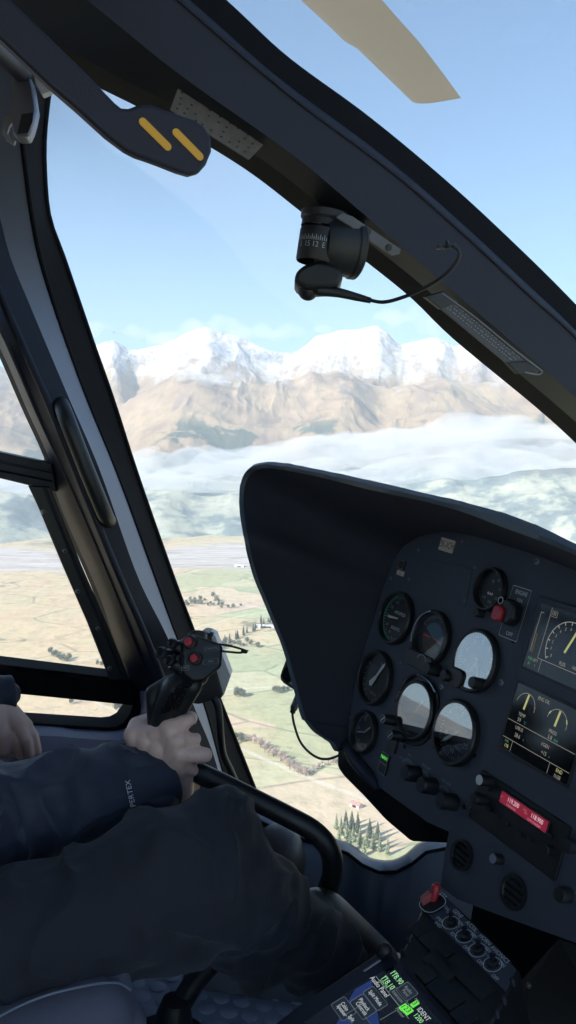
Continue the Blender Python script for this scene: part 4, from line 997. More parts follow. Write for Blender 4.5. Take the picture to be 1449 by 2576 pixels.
dline((X0, -.005), (SW / 2, -.005)); dline((X0, -.0265), (SW / 2, -.0265)); dline((X0 + .018, -.0265), (X0 + .018, -Y0)); dline((SW / 2 - .030, -.0265), (SW / 2 - .030, -Y0))
dtext('U/BUS', X0 + .022, -.010, .0058); dtext('28.6', X0 + .0225, -.0185, .0066); dtext('v', X0 + .033, -.019, .004, CYN)
dtext('I/GEN', X0 + .067, -.0125, .0058); dtext('+15', X0 + .068, -.021, .0066); dtext('a', X0 + .077, -.0215, .004, CYN)
dtext('178', X0 + .010, -.0355, .0056, YEL); dtext('FUEL', X0 + .009, -.030, .0036, GRN); dtext('END', SW / 2 - .014, -.0305, .0058, YEL); dtext('1h38', SW / 2 - .015, -.037, .0062, WHT)
close_display(mb, q, SW, hgt)

# ------------------------------------------------------------------ pedestal below the panel, radio, console, touch screen
pb_ = [pf.st(*p) for p in [(1129, 2094), (1300, 2130), (1620, 2300), (1760, 2498), (1449, 2370), (1250, 2298), (1150, 2260), (1110, 2228), (1120, 2140)]]
MB().add(*g_prism(pb_, -.30, -.014), M['trim'], pf).build('pedestal', panel, smooth=False)
for u, v, r, h in [(1166, 2151, .018, .006), (1295, 2245, .019, .004)]:
    q = pat(u, v); mb = MB().add(*g_lathe([(r, 0), (r, h), (r * .85, h), (r * .78, .002), (.0001, .001)], 36, cap=False), M['black'], q)
    for k in range(4): mb.add(*g_box(-r * .75, r * .75, -r * .6 + k * r * .38, -r * .5 + k * r * .38, .002, h * .7), M['seal'], q)
    mb.build('air_vent', panel)
knob(1240, 2160, .0062, .012, 'knob', cap=M['strip']); knob(1405, 2250, .008, .014, 'knob')

tl, tr_, bl = np.array(pf.st(1216, 1938)), np.array(pf.st(1449, 2087)), np.array(pf.st(1188, 2062))
RH = np.linalg.norm(tl - bl); RW = .150
rc = tl + np.array([RW / 2, -RH / 2 + .001]); rq = pf.at((*rc, 0))
radio = empty('radio', rq.o, 'aviation radio with glowing red frequency display set into the lower instrument panel', 'radio')
MB().add(*g_prism(rrect(RW, RH, .003, 4), -.001, .003), M['black'], rq).build('faceplate', radio, bevel=.0008)
dc = np.array([pf.st(u, v) for u, v in [(1273, 1991), (1391, 2066), (1382, 2098), (1266, 2018)]])
dw = (np.linalg.norm(dc[1] - dc[0]) + np.linalg.norm(dc[2] - dc[3])) / 2; dh = np.linalg.norm(dc[0] - dc[3]); dq = pf.at((*dc.mean(0), .005))
REDD = lit('red_display', (.50, .03, .075), .20); PINK = lit('pink_digits', (1., .72, .80), .42); PINK2 = lit('pink_small_letters', (.9, .35, .45), .34)
mb = MB().add(*g_prism(rrect(dw + .005, dh + .004, .001, 3), -.001, .001), M['black'], dq).add(*g_prism(rrect(dw, dh, .0008, 3), 0, .0014), REDD, dq)
text(mb, '119.200', dh * .58, PINK, dq, -dw * .22, dh * .14, .0017, sx=.82); text(mb, 'COM ACTIVE', dh * .26, PINK2, dq, -dw * .24, -dh * .33, .0017, sx=.8)
text(mb, '118.900', dh * .58, PINK, dq, dw * .29, dh * .12, .0017, sx=.82); text(mb, 'COM STANDBY', dh * .30, PINK2, dq, dw * .26, -dh * .34, .0017, sx=.8)
text(mb, 'ACT', dh * .16, PINK2, dq, -dw * .47, dh * .05, .0017); text(mb, 'COM', dh * .18, PINK2, dq, dw * .03, dh * .18, .0017); text(mb, 'STBY', dh * .16, PINK2, dq, dw * .065, -dh * .02, .0017)
mb.build('frequency_display', radio, smooth=False)
for u, v, c in [(1206, 1962, M['white']), (1191, 2008, M['trim'])]: knob(u, v, .0068, .018, 'knob', radio, cap=c, z0=.003)
for u, v in [(1232, 1985), (1238, 2036), (1256, 2052), (1282, 2072), (1316, 2098), (1343, 2112), (1393, 2102)]:
    q = pf.at((*pf.st(u, v), .005)); MB().add(*g_prism(rrect(.0068, .0048, .001, 3), 0, .002), M['trim'], q).build('button', radio, bevel=.0006)
mb = MB(); q = pf.at((*pf.st(1318, 2128), .0005)); text(mb, 'COM2 / NAV2', .0078, M['dim'], q, 0, 0, .0052 if False else .001, sx=.85); mb.build('lettering', panel, smooth=False)
knob(1423, 2127, .0078, .017, 'knob', radio, z0=.003); knob(1369, 2138, .006, .010, 'knob', radio, z0=.003)
for u, v in [(1182, 2030), (1208, 2040)]: screw(u, v, .0036, parent=radio)

V2c = np.array([.874, .32, .366]); V2c = nrm(V2c - Lc * V2c.dot(Lc)); N2c = np.cross(Lc, V2c)
cf = PlaneFrame(P(1105, 2240, 1.03), -LW, c2w(V2c), c2w(N2c))
cons = empty('centre_console', cf.w((0, -.1, -.2))[0], 'black sloping centre console with a row of ringed toggle switches', 'console')
cp = [cf.st(*p) for p in [(1087, 2222), (1200, 2325), (1309, 2442), (1235, 2580), (1150, 2760), (900, 2760), (880, 2640), (1010, 2395), (1035, 2345)]]
MB().add(*g_prism(cp, -.32, 0), M['black'], cf).build('console_body', cons, bevel=.003)
swp = [cf.st(*p) for p in [(1092, 2228), (1300, 2442), (1272, 2496), (1060, 2285)]]
MB().add(*g_prism(swp, 0, .0015), M['panel'], cf).build('switch_plate', cons, bevel=.0006)
def cat_(u, v, z=.0015): return cf.at((*cf.st(u, v), z))
def clabel(s_, u, v, sz, mt=M['mark']):
    mb.add(*(lambda t: (t[0] * np.array([.85, 1, 1]) + np.array([0, 0, .0006]), t[1]))(g_text(s_, sz)), mt, cat_(u, v))
mb = MB()
for s_, u, v, sz in [('BATT', 1112, 2254, .0074), ('GENE', 1152, 2302, .0074), ('A/COL', 1187, 2334, .0074), ('HORN', 1221, 2368, .0074), ('AVIONICS', 1258, 2405, .0074),
                     ('ON', 1160, 2327, .0062), ('ON', 1193, 2357, .0062), ('ON', 1228, 2393, .0062), ('ON', 1264, 2430, .0062), ('RST', 1141, 2355, .0062), ('OFF', 1174, 2389, .0062), ('OFF', 1209, 2425, .0062), ('OFF', 1246, 2463, .0062), ('ON', 1125, 2290, .0055), ('EMER', 1107, 2317, .0055), ('SHED', 1103, 2330, .0055)]: clabel(s_, u, v, sz)
mb.build('lettering', cons, smooth=False)
def toggle(u, v, r):
    q = cat_(u, v); mb = MB().add(*g_arc(r, 0, 360, .0008, .0008, 36), M['mark'], q).add(*g_lathe([(r * .62, 0), (r * .62, .004), (r * .45, .005), (r * .2, .005)], 20), M['black'], q)
    t = mb.build('toggle_switch', cons)
    MB().add(*g_tube([q.w((0, 0, .004))[0], q.w((.0005, .001, .008))[0], q.w((.0008, .002, .012))[0]], [.0016, .0022, .0030], 12), M['trim'], None).build('lever', t)
for u, v in [(1135, 2325), (1169, 2359), (1203, 2394), (1240, 2430)]: toggle(u, v, .0098)
for u, v in [(1122, 2284), (1126, 2298), (1155, 2335), (1150, 2343), (1188, 2366), (1193, 2373), (1223, 2400), (1228, 2408)]:
    MB().add(*g_lathe([(.0017, 0), (.0017, .0012), (.0004, .0016)], 12), M['strip'], cat_(u, v)).build('indicator', cons)
q = cat_(1090, 2279); mb = MB().add(*g_prism(rrect(.026, .030, .011, 8), 0, .003), M['black'], q).add(*g_rim(rrect(.027, .031, .0115, 8), .0009, .0032), M['mark'], q)
bs = mb.build('battery_switch', cons)
MB().add(*g_cone(q.w((-.004, .004, .003))[0], .0045, q.w((-.006, .012, .014))[0], .0056), M['red']).build('red_guard', bs)
MB().add(*g_prism([(-.012, .004), (-.004, .004), (-.003, -.012), (-.009, -.010)], .002, .012), paint('faded_red_guard', (.40, .11, .10), .5, bump=0), q).build('guard_arm', bs, bevel=.001)
for i, (u, v) in enumerate([(1058, 2341), (1085, 2369), (1114, 2396), (1078, 2455), (1150, 2430), (1180, 2462), (1136, 2520), (1107, 2490), (1168, 2560), (1210, 2490), (1095, 2420), (1125, 2450)]):
    q = cat_(u, v, 0); MB().add(*g_prism(rrect(.021, .021, .002, 3), 0, .004), M['black'], q).add(*g_prism(rrect(.010, .0032, .0004, 2), .004, .0043), M['trim'], q).build('key', cons, bevel=.0006)
for u, v in [(1078, 2290), (1030, 2370), (1014, 2400), (1290, 2470), (1268, 2516), (1250, 2550)]:
    MB().add(*g_cone(cat_(u, v, -.002).o, .0034, cat_(u, v, .003).o, .0028), M['trim']).build('fastener', cons)
sidep = [(1300, 2436, 1.0), (1400, 2330, 1.10), (1660, 2420, 1.05), (1660, 2800, .9), (1200, 2800, .85), (1232, 2580, .88)]
s1 = np.array([P(*q) for q in sidep]); s1 = s1 - c2w(N2c) * .02
mb = MB().add(np.vstack([s1, s1 - c2w(N2c) * .02]), [tuple(range(6)), tuple(reversed(range(6, 12)))] + [(i, (i + 1) % 6, 6 + (i + 1) % 6, 6 + i) for i in range(6)], paint('side_carpet', (.040, .033, .031), .9, bump=.6))
mb.build('side_cover', cons, smooth=False)
for u, v in [(1330, 2480), (1289, 2548)]: MB().add(*g_cone(P(u, v, .98 if u > 1300 else .92), .003, P(u, v - 2, .975 if u > 1300 else .915), .003), M['steel']).build('fastener', cons)

# touch screen unit in the console, nearer than the switches
tf = PlaneFrame(cf.w((0, 0, .012))[0], cf.x, cf.y, cf.z)
touch = empty('touchscreen_unit', tf.pt(900, 2560), 'touchscreen navigator with blue audio page glowing at the bottom edge of the console', 'touchscreen')
bez = [tf.st(*p) for p in [(966, 2394), (985, 2404), (1122, 2568), (1230, 2690), (900, 2900), (560, 2690), (755, 2540), (950, 2410)]]
MB().add(*g_prism(bez, -.02, .006), M['trim'], tf).build('bezel', touch, bevel=.002)
scp = [tf.st(*p) for p in [(992, 2441), (1103, 2572), (1180, 2665), (900, 2830), (660, 2660), (786, 2572), (880, 2507)]]
sm = MB().add(*g_prism(scp, .004, .0066), M['screen'], tf)
BLUE = lit('blue_page', (.045, .09, .34), .17); SG, SWH = lit('navigator_green', (.45, 1., .45), .42), lit('navigator_white', (.8, .85, .85), .34); SGB = lit('navigator_green_key', (.15, .8, .08), .5); SLN = lit('navigator_line', (.45, .5, .5), .22); KEY = lit('navigator_key', (.05, .08, .12), .1)
blu = [tf.st(*p) for p in [(937, 2478), (896, 2502), (879, 2533), (850, 2590), (846, 2640), (950, 2640), (958, 2590), (943, 2502)]]
sm.add(*g_prism(blu, .0066, .0068), BLUE, tf)
def tq(u, v): return tf.at((*tf.st(u, v), 0))
def ttext(s_, u, v, sz, mt): 
    vv, ff = g_text(s_, sz); sm.add(vv * np.array([.85, 1, 1]) + np.array([0, 0, .0074]), ff, mt, tq(u, v))
for u, v, w_, h_ in [(948, 2525, .030, .013), (917, 2546, .028, .017), (868, 2551, .026, .017), (905, 2580, .028, .015), (1027, 2508, .020, .016), (1005, 2521, .024, .010)]:
    sm.add(*g_prism(rrect(w_, h_, .002, 3), .0066, .0070), KEY, tq(u, v)); sm.add(*g_rim(rrect(w_, h_, .002, 3), .0004, .0072), SLN, tq(u, v))
for s_, u, v, sz, mt in [('118.90', 1001, 2473, .0088, SG), ('COM', 999, 2461, .0035, SG), ('118.10', 979, 2486, .0088, SG), ('STBY', 976, 2473, .0032, SG), ('AZON TWR', 969, 2489, .0030, SG), ('Audio Panel', 958, 2496, .0078, SWH), ('Split Mode', 948, 2525, .0062, SWH), ('Playback', 920, 2541, .0062, SWH), ('Controls', 913, 2551, .0062, SWH), ('Cabin', 871, 2546, .0062, SWH), ('Speaker', 864, 2556, .0062, SWH), ('Split', 888, 2576, .006, SWH),
                         ('Audio', 1031, 2504, .0058, SLN), ('Panel', 1024, 2512, .0058, SLN), ('Intercom', 1004, 2521, .0058, SLN), ('MIC', 1052, 2531, .004, SLN), ('MON', 1033, 2545, .0036, SLN), ('IDENT', 1069, 2566, .0075, SWH), ('1200', 1056, 2576, .0075, SG), ('Monitor', 1010, 2562, .005, SLN)]: ttext(s_, u, v, sz, mt)
for s_, u, v in [('3', 1047, 2539), ('1', 1018, 2547), ('2', 1025, 2552.5), ('3', 1032, 2558)]:
    sm.add(*g_prism(rrect(.0052, .0085, .0004, 2), .0066, .0072), SGB, tq(u, v)); vv, ff = g_text(s_, .0075); sm.add(vv + np.array([0, 0, .0078]), ff, M['screen'], tq(u, v))
a, b = np.array(tf.st(949, 2469)), np.array(tf.st(1032, 2577)); sm.add(*g_seg(a, b, .0006, .0072), SLN, tf)
a, b = np.array(tf.st(1000, 2556)), np.array(tf.st(960, 2580)); sm.add(*g_seg(a, b, .0005, .0072), SLN, tf)
sc_ = sm.build('screen', touch, smooth=False)
MB().add(*g_cone(tf.pt(967, 2396, .006), .009, tf.pt(967, 2390, .016), .008), M['black']).build('knob', touch)
kn = tf.at((*tf.st(936, 2430), .006), .0); 
a, b = tf.pt(962, 2412, .0065), tf.pt(910, 2447, .0065); MB().add(*g_tube([b + (a - b) * .1, a - (a - b) * .1], .0012, 8), M['steel']).build('card_slot', touch)

# ------------------------------------------------------------------ compass under the post
CO = P(836, 622, .90); X_, Y_, Z_ = c2w(np.eye(3))
Yt = nrm(UW * .96 + X_ * .02); Zt = nrm(-FW * .72 - LW * .55); Zt = nrm(Zt - Yt * Zt.dot(Yt)); Xt = np.cross(Yt, Zt)
cq = Frame(CO, Xt, Yt, Zt); pxm = .90 / FPX
comp = empty('compass', CO, 'black magnetic compass hanging from the windscreen post on a drilled bracket', 'compass')
b_ax = nrm(-Zt * .55 + Xt * .8)
prof = [(.001, -.020), (.018, -.0195), (.0255, -.016), (.0285, -.009), (.029, 0), (.029, .016), (.0305, .018), (.0305, .024), (.028, .026), (.001, .028)]
v, f = g_lathe(prof, 40); bfr = axis_frame(P(845, 622, .90), P(845, 622, .90) + nrm(X_ * .95 + Z_ * .30 - Y_ * .05), Y_)
MB().add(v, f, M['black'], bfr).build('housing', comp, angle=35)
wfr = Frame(P(785, 617, .893), np.cross(Yt, nrm(-X_ * .42 - Z_ * .9)), Yt, nrm(-X_ * .42 - Z_ * .9))
v, f = g_lathe([(.0195, -.018), (.0205, -.016), (.0205, .014), (.0195, .016), (.001, .016)], 40, cap=False)
drum = Frame(P(799, 618, .892), wfr.x, wfr.z, wfr.y)
dm = MB().add(v, f, M['dial'], drum)
for i in range(60):
    a = i * 6 * math.pi / 180; L_ = .0055 if i % 2 == 0 else .0035
    c_ = np.array([math.cos(a), math.sin(a)]) * .0207; t_n = np.array([-math.sin(a), math.cos(a)]) * .0004
    dm.add(np.array([(*(c_ - t_n), .001), (*(c_ + t_n), .001), (*(c_ + t_n), .001 + L_), (*(c_ - t_n), .001 + L_)]), [(0, 1, 2, 3)], M['dim'], drum)
for s_, ang in [('12', 72), ('15', 96), ('S', 120), ('E', 48)]:
    a = math.radians(ang); n_ = drum.w((math.cos(a), math.sin(a), 0))[0] - drum.o; tx = np.cross(Yt, n_)
    vv, ff = g_text(s_, .0078); dm.add(vv * np.array([.9, 1, 1]), ff, M['dim'], Frame(drum.o + n_ * .0208 - Yt * .0035, tx, Yt, n_))
dm.build('compass_card', comp, angle=40)
cap_ = Frame(P(818, 546, .90), Xt, nrm(Zt), Yt)
v, f = g_lathe([(.0245, -.005), (.0258, -.003), (.0258, .0035), (.0240, .005), (.001, .006)], 44); MB().add(v, f, M['black'], cap_).add(*g_lathe([(.024, -.012), (.0235, -.005)], 40, cap=False), M['black'], cap_).build('top_cap', comp, angle=30)
MB().add(*g_cone(P(849, 530, .90), .0032, P(851, 521, .90), .0022), M['chrome']).build('bolt', comp)
lowp = [(741, 705), (744, 684), (765, 668), (800, 656), (830, 664), (858, 676), (862, 700), (850, 722), (770, 728), (744, 716)]
lf = PlaneFrame(P(800, 690, .885), X_, Y_, -Z_)
MB().add(*g_prism([lf.st(*p) for p in lowp], -.040, .004), M['black'], lf).build('lamp_housing', comp, bevel=.005)
MB().add(*g_cone(P(775, 722, .90), .011, P(775, 730, .90), .011), M['black']).add(*g_cone(P(803, 728, .895), .0065, P(812, 732, .895), .006), M['black']).build('adjuster_cap', comp)
MB().add(*g_tube(spline([P(800, 730, .892), P(850, 736, .892), P(900, 748, .89), P(932, 756, .885)], 5), np.linspace(.0062, .0030, 16), 12), M['black']).build('cable_boot', comp)
cb = [(925, 754, .886), (964, 760, .875), (1010, 749, .865), (1068, 725, .85), (1120, 691, .835), (1151, 655, .825), (1154, 632, .822), (1138, 619, .822), (1118, 622, .83), (1100, 624, .865)]
MB().add(*g_tube(spline([P(*q) for q in cb], 8), .0019, 10), M['black']).build('cable', comp)
cl_ = spline([P(1142 - 6 * i + 3 * math.cos(i * 1.6), 614 + 9 * math.sin(i * 1.6) + i * .3, .822 + .004 * math.cos(i * 1.6)) for i in range(7)], 6)
MB().add(*g_tube(cl_, .0012, 8), M['black']).build('cable_tie', comp)
bp = [(842, 548), (858, 536), (884, 545), (1005, 628), (1002, 640), (985, 644), (905, 595), (880, 572)]
bf = PlaneFrame(PL(920, 590, .80), FW, UW, -LW)
MB().add(*g_prism([bf.st(*p) for p in bp], 0, .003), paint('bracket_metal', (.10, .10, .105), .5, metal=.3), bf).build('bracket', comp, bevel=.0006)
for u, v in [(921, 584), (974, 624)]: MB().add(*g_lathe([(.0036, .003), (.0036, .0042), (.0015, .0044)], 14), M['black'], bf.at((*bf.st(u, v), 0))).build('bolt', comp)

# ------------------------------------------------------------------ overhead lever, placards, strap latch
lvf = PlaneFrame(PL(430, 340, .655), FW, UW, -LW)
lv = empty('overhead_lever', PL(430, 340, .655), 'dark paddle lever with two yellow stripes reaching down from the ceiling', 'lever')
lo = [(-230, -260), (-60, -90), (30, 0), (170, 135), (250, 215), (290, 257), (306, 270), (325, 271.5), (350, 262), (380, 261), (430, 280), (490, 300), (516, 318), (532, 345), (534, 380), (520, 414), (502, 434), (480, 440), (450, 431), (410, 415), (375, 402), (345, 392), (318, 378), (270, 342), (200, 278), (125, 213), (0, 94), (-110, -10), (-290, -180)]
MB().add(*g_prism([lvf.st(*p) for p in lo], -.012, 0), M['post'], lvf).build('handle', lv, bevel=.003, seg=3)
for a, b in (((359, 307), (421, 369)), ((443, 334), (502, 394))):
    pa_, pb2 = np.array(lvf.st(*a)), np.array(lvf.st(*b)); d = nrm(pb2 - pa_); w_ = .0030; nn_ = np.array([-d[1], d[0]])
    pts = [pa_ + w_ * (math.cos(t) * nn_ - math.sin(t) * d) for t in np.linspace(0, math.pi, 8)] + [pb2 - w_ * (math.cos(t) * nn_ - math.sin(t) * d) for t in np.linspace(0, math.pi, 8)]
    MB().add(*g_prism([tuple(p) for p in pts], -.001, .0008), M['yellow'], lvf).build('yellow_stripe', lv)
def translucent(name, c):
    m, nt, b = nodes(name); nt.nodes.remove(b); a_, t_2, mx, tp, m2 = nn(nt, 'BsdfDiffuse'), nn(nt, 'BsdfTranslucent'), nn(nt, 'MixShader'), nn(nt, 'BsdfTransparent'), nn(nt, 'MixShader')
    tc = nn(nt, 'TexCoord'); n = noise_tex(nt, tc.outputs['Object'], 120, 4); col = color_ramp(nt, n, [(.3, tuple(k * .7 for k in c)), (.7, c)])
    lk(nt, col, a_.inputs[0]); lk(nt, col, t_2.inputs[0]); mx.inputs[0].default_value = .55; lk(nt, a_.outputs[0], mx.inputs[1]); lk(nt, t_2.outputs[0], mx.inputs[2])
    m2.inputs[0].default_value = .12; lk(nt, mx.outputs[0], m2.inputs[1]); lk(nt, tp.outputs[0], m2.inputs[2]); lk(nt, m2.outputs[0], nt.nodes['Material Output'].inputs['Surface']); return m
plf = PlaneFrame(PL(550, 310, .815), FW, UW, -LW)
pl = empty('placard', PL(550, 310, .815), 'pale grey translucent card hanging from the windscreen post behind the yellow striped lever', 'placard')
MB().add(*g_prism([plf.st(*p) for p in [(450, 216), (671, 356), (626, 402), (428, 276)]], -.0015, .0005), translucent('frosted_card', (.30, .28, .28)), plf).build('card', pl, smooth=False)
mb = MB()
for r_ in range(4):
    for k in range(9):
        t, s_ = (k + .6 + rng.uniform(-.2, .2)) / 9.6, (r_ + .8) / 4.6
        a = np.array(plf.st(450, 216)) * (1 - t) * (1 - s_) + np.array(plf.st(671, 356)) * t * (1 - s_) + np.array(plf.st(626, 402)) * t * s_ + np.array(plf.st(428, 276)) * (1 - t) * s_
        if rng.uniform() < .8: mb.add(*g_prism(rrect(.0026, .0016, .0005, 2, *a), .0006, .0008), paint_small if False else M['trim'], plf)
mb.build('printing', pl, smooth=False)
MB().add(*g_tube([plf.pt(450, 216, .001), plf.pt(671, 356, .001)], .0009, 6), M['strip']).build('card_edge', pl)
hf = PlaneFrame(PL(1215, 840, .80), FW, UW, -LW)
ph = empty('card_holder', PL(1215, 840, .80), 'dark compass correction card in a wire holder under the post beside the cable', 'card holder')
MB().add(*g_prism([hf.st(*p) for p in [(1075, 748), (1115, 734), (1362, 928), (1352, 940), (1305, 938)]], -.003, 0), paint('card_dark', (.055, .055, .065), .5), hf).build('card', ph, bevel=.0005)
for q4p in ([(1068, 747), (1115, 732), (1150, 760), (1108, 778)], [(1273, 912), (1322, 908), (1350, 938), (1302, 941)]):
    MB().add(*g_prism([hf.st(*p) for p in q4p], -.005, .0025), M['black'], hf).build('clip', ph, bevel=.001)
MB().add(*g_tube(spline([hf.pt(u, v, .002) for u, v in [(1112, 737), (1200, 802), (1300, 885), (1356, 927), (1364, 936), (1352, 942), (1320, 936)]], 5), .0009, 6), M['steel']).build('wire', ph)
mb = MB()
for r_ in range(3):
    for k in range(26):
        t, s_ = (k + rng.uniform(0, .5)) / 26, (r_ + .7) / 4.
        a = np.array(hf.st(1150, 764)) * (1 - t) * (1 - s_) + np.array(hf.st(1318, 902)) * t * (1 - s_) + np.array(hf.st(1278, 912)) * t * s_ + np.array(hf.st(1112, 778)) * (1 - t) * s_
        mb.add(*g_prism(rrect(.0014, .0009, .0002, 1, *a), .0001, .0003), M['dim'], hf)
mb.build('printing', ph, smooth=False)
kf = PlaneFrame(P(62, 265, 1.12), X_, Y_, -Z_)
kt = empty('strap_latch', P(62, 265, 1.12), 'grey metal latch hanging at the top of the left pillar', 'latch')
MB().add(*g_prism([kf.st(*p) for p in [(30, 200), (44, 184), (67, 179), (80, 205), (85, 220), (94, 281), (88, 310), (82, 331), (73, 351), (58, 353), (46, 351), (33, 338), (30, 300), (28, 250)]], -.014, .004), M['steel'], kf).build('latch_body', kt, bevel=.003)
MB().add(*g_prism([kf.st(*p) for p in [(57, 291), (86, 287), (84, 310), (72, 338), (46, 341)]], .004, .0046), M['black'], kf).build('slot', kt, smooth=False)
MB().add(*g_prism([kf.st(*p) for p in [(80, 178), (100, 190), (124, 214), (122, 222), (100, 230), (84, 205)]], -.02, -.008), M['white'], kf).build('bracket', kt, bevel=.001)
MB().add(*g_prism([kf.st(*p) for p in [(0, 285), (12, 276), (26, 275), (25, 292), (14, 305), (9, 322), (18, 340), (30, 340), (26, 352), (5, 340), (-5, 320)]], -.02, -.014), M['grey'], kf).build('hook', kt, bevel=.001)
MB().add(*g_cone(P(68, 345, 1.10), .0022, P(69, 346, 1.098), .0022), M['chrome']).build('rivet', kt)
MB().add(*g_tube(spline([P(-40, 90, 1.0), P(20, 150, 1.08), P(50, 178, 1.11), P(60, 186, 1.12)], 5), .012, 12), M['trim']).build('strap', kt)

# ------------------------------------------------------------------ tablet behind the hood, camera on the pillar
tbf = PlaneFrame(P(740, 1690, 1.47), -LW, VW, NW)
tb = empty('tablet', P(740, 1690, 1.47), 'black tablet computer peeping out behind the left side of the hood with its cable', 'tablet')
to_ = [(742, 1590), (726, 1640), (708, 1688), (704.5, 1700), (706, 1711), (713, 1719), (748, 1741), (775, 1758), (775, 1600)]
ti_ = [(748, 1600), (732, 1645), (714, 1692), (711, 1701), (712, 1707), (717, 1713), (750, 1733), (770, 1747), (770, 1612)]
MB().add(*g_prism([tbf.st(*p) for p in to_], -.009, 0), M['black'], tbf).build('case', tb, bevel=.0015)
MB().add(*g_prism([tbf.st(*p) for p in ti_], -.001, .0009), M['screen'], tbf).add(*g_prism([tbf.st(*p) for p in ti_], .0014, .0016), M['lens'], tbf).build('screen', tb, smooth=False)
MB().add(*g_tube(spline([P(754, 1738, 1.45), P(747, 1762, 1.44), P(739, 1782, 1.42), P(736, 1792, 1.42)], 4), [.0060] * 4 + [.0064] * 5 + [.0048] * 4, 12), M['black']).build('plug', tb)
MB().add(*g_tube(spline([P(u, v, 1.42) for u, v in [(737, 1786), (736, 1800), (741, 1826), (754, 1863), (775, 1890), (802, 1907), (826, 1909), (848, 1902), (872, 1888)]], 8), .0021, 10), M['black']).build('cable', tb)

kf2 = PlaneFrame(P(520, 1690, 1.40), X_, Y_, -Z_)
kc = empty('pillar_camera', P(520, 1690, 1.40), 'black and white recording box tied to the pillar behind the control grip', 'camera')
MB().add(*g_prism([kf2.st(*p) for p in [(462, 1625), (512, 1590), (532, 1594), (546, 1690), (562, 1748), (557, 1757), (500, 1772), (482, 1770), (466, 1760)]], -.06, 0), M['black'], kf2).build('case', kc, bevel=.003)
MB().add(*g_prism([kf2.st(*p) for p in [(528, 1592), (541, 1600), (556, 1640), (580, 1702), (562, 1752), (545, 1690)]], -.055, -.002), M['white'], kf2).build('side_cover', kc, bevel=.001)
MB().add(*g_prism([kf2.st(*p) for p in [(470, 1740), (485, 1738), (485, 1770), (474, 1769)]], -.01, .004), M['red'], kf2).build('red_tab', kc, bevel=.001)
lq = Frame(P(497, 1603, 1.375), X_, nrm(Y_ * .55 - Z_ * .8), nrm(Y_ * .8 + Z_ * .2))
MB().add(*g_lathe([(.014, -.01), (.0155, 0), (.0155, .004), (.0135, .0055), (.0133, .003), (.0001, .003)], 36, cap=False), M['black'], lq).build('lens_ring', kc)
MB().add(*g_lathe([(.0132, .0036), (.0001, .0044)], 36, cap=False), M['lens'], lq).build('lens', kc)
for o_ in (0, 1):
    MB().add(*g_tube(spline([P(*q) for q in ([(545, 1620, 1.37), (575, 1624, 1.35), (605, 1632, 1.345), (618, 1637, 1.345)] if o_ == 0 else [(548, 1637, 1.37), (578, 1640, 1.35), (602, 1642, 1.345), (618, 1639, 1.345)])], 5), .0018, 8), M['black']).build('cable_tie', kc)
MB().add(*g_cone(P(611, 1638, 1.345), .0032, P(618, 1639, 1.345), .0034), M['black']).add(*g_tube([P(618, 1639, 1.345), P(625, 1636, 1.345)], .0012, 6), M['strip']).build('tie_head', kc)
MB().add(*g_tube([P(528, 1608, 1.36), P(534, 1590, 1.36)], [.0022, .0034], 8), M['black']).build('tie_tail', kc)
MB().add(*g_tube(spline([P(u, v, d) for u, v, d in [(538, 1755, 1.40), (549, 1778, 1.40), (553, 1815, 1.40), (556, 1860, 1.405), (562, 1900, 1.42), (578, 1935, 1.43), (600, 1985, 1.45)]], 6), .0062, 12), M['black']).build('cable', kc)

# ------------------------------------------------------------------ control stick
st_ = empty('control_stick', P(440, 2570, 1.28), 'black curved control stick with a button studded grip in the pilot\'s hand', 'control stick')
gx_ = nrm(c2w(np.array([.93, .05, .36]))); gz_ = nrm(c2w(np.array([-.36, .18, -.92]))); gz_ = nrm(gz_ - gx_ * gz_.dot(gx_)); gy_ = np.cross(gz_, gx_)
gf = PlaneFrame(P(450, 1720, 1.12), gx_, gy_, gz_)
tube = [(455, 1905, 1.165), (490, 1938, 1.165), (560, 1972, 1.165), (640, 2012, 1.165), (720, 2052, 1.165), (785, 2088, 1.165), (822, 2125, 1.165), (836, 2165, 1.17), (832, 2215, 1.19), (800, 2270, 1.23), (720, 2310, 1.27), (640, 2345, 1.29), (570, 2390, 1.30), (515, 2440, 1.30), (470, 2500, 1.295), (440, 2560, 1.29), (420, 2620, 1.28), (405, 2690, 1.28)]
ts = spline([P(*q) for q in tube], 6)
MB().add(*g_tube(ts, np.interp(np.linspace(0, 1, len(ts)), [0, .08, .5, .75, 1], [.0150, .0142, .0146, .0165, .0175]), 22), M['black']).build('tube', st_)
bq = Frame(HC(1.17, .28, FLOOR), FW, LW, UW)
bt = P(432, 2600, 1.28)
MB().add(*g_lathe([(.060, 0), (.060, .006), (.052, .008), (.034, .010), (.030, .03), (.026, .05), (.020, .07)], 36), M['black'], Frame(np.array(bt) - UW * (np.dot(bt, UW) - FLOOR), FW, LW, UW)).build('base_boot', st_)
grip = organic([(P(404, 1850, 1.140), .017, P(420, 1790, 1.135), .0185), (P(420, 1790, 1.135), .0185, P(447, 1735, 1.128), .021), (P(447, 1735, 1.132), .0205, P(470, 1708, 1.142), .0185), (P(398, 1840, 1.145), .014, P(384, 1742, 1.14), .010), (P(384, 1742, 1.14), .010, P(430, 1718, 1.140), .012), (P(452, 1790, 1.135), .010, P(487, 1725, 1.13), .012), (P(470, 1708, 1.142), .0185, P(500, 1700, 1.145), .014), (P(404, 1850, 1.14), .016, P(415, 1915, 1.16), .0145), (P(415, 1915, 1.16), .0145, P(470, 1930, 1.165), .014)], .0022, 8)
V, N, f = grip
gb = MB().add(V, f, M['black']).build('grip', st_, angle=180)
rub = MB()
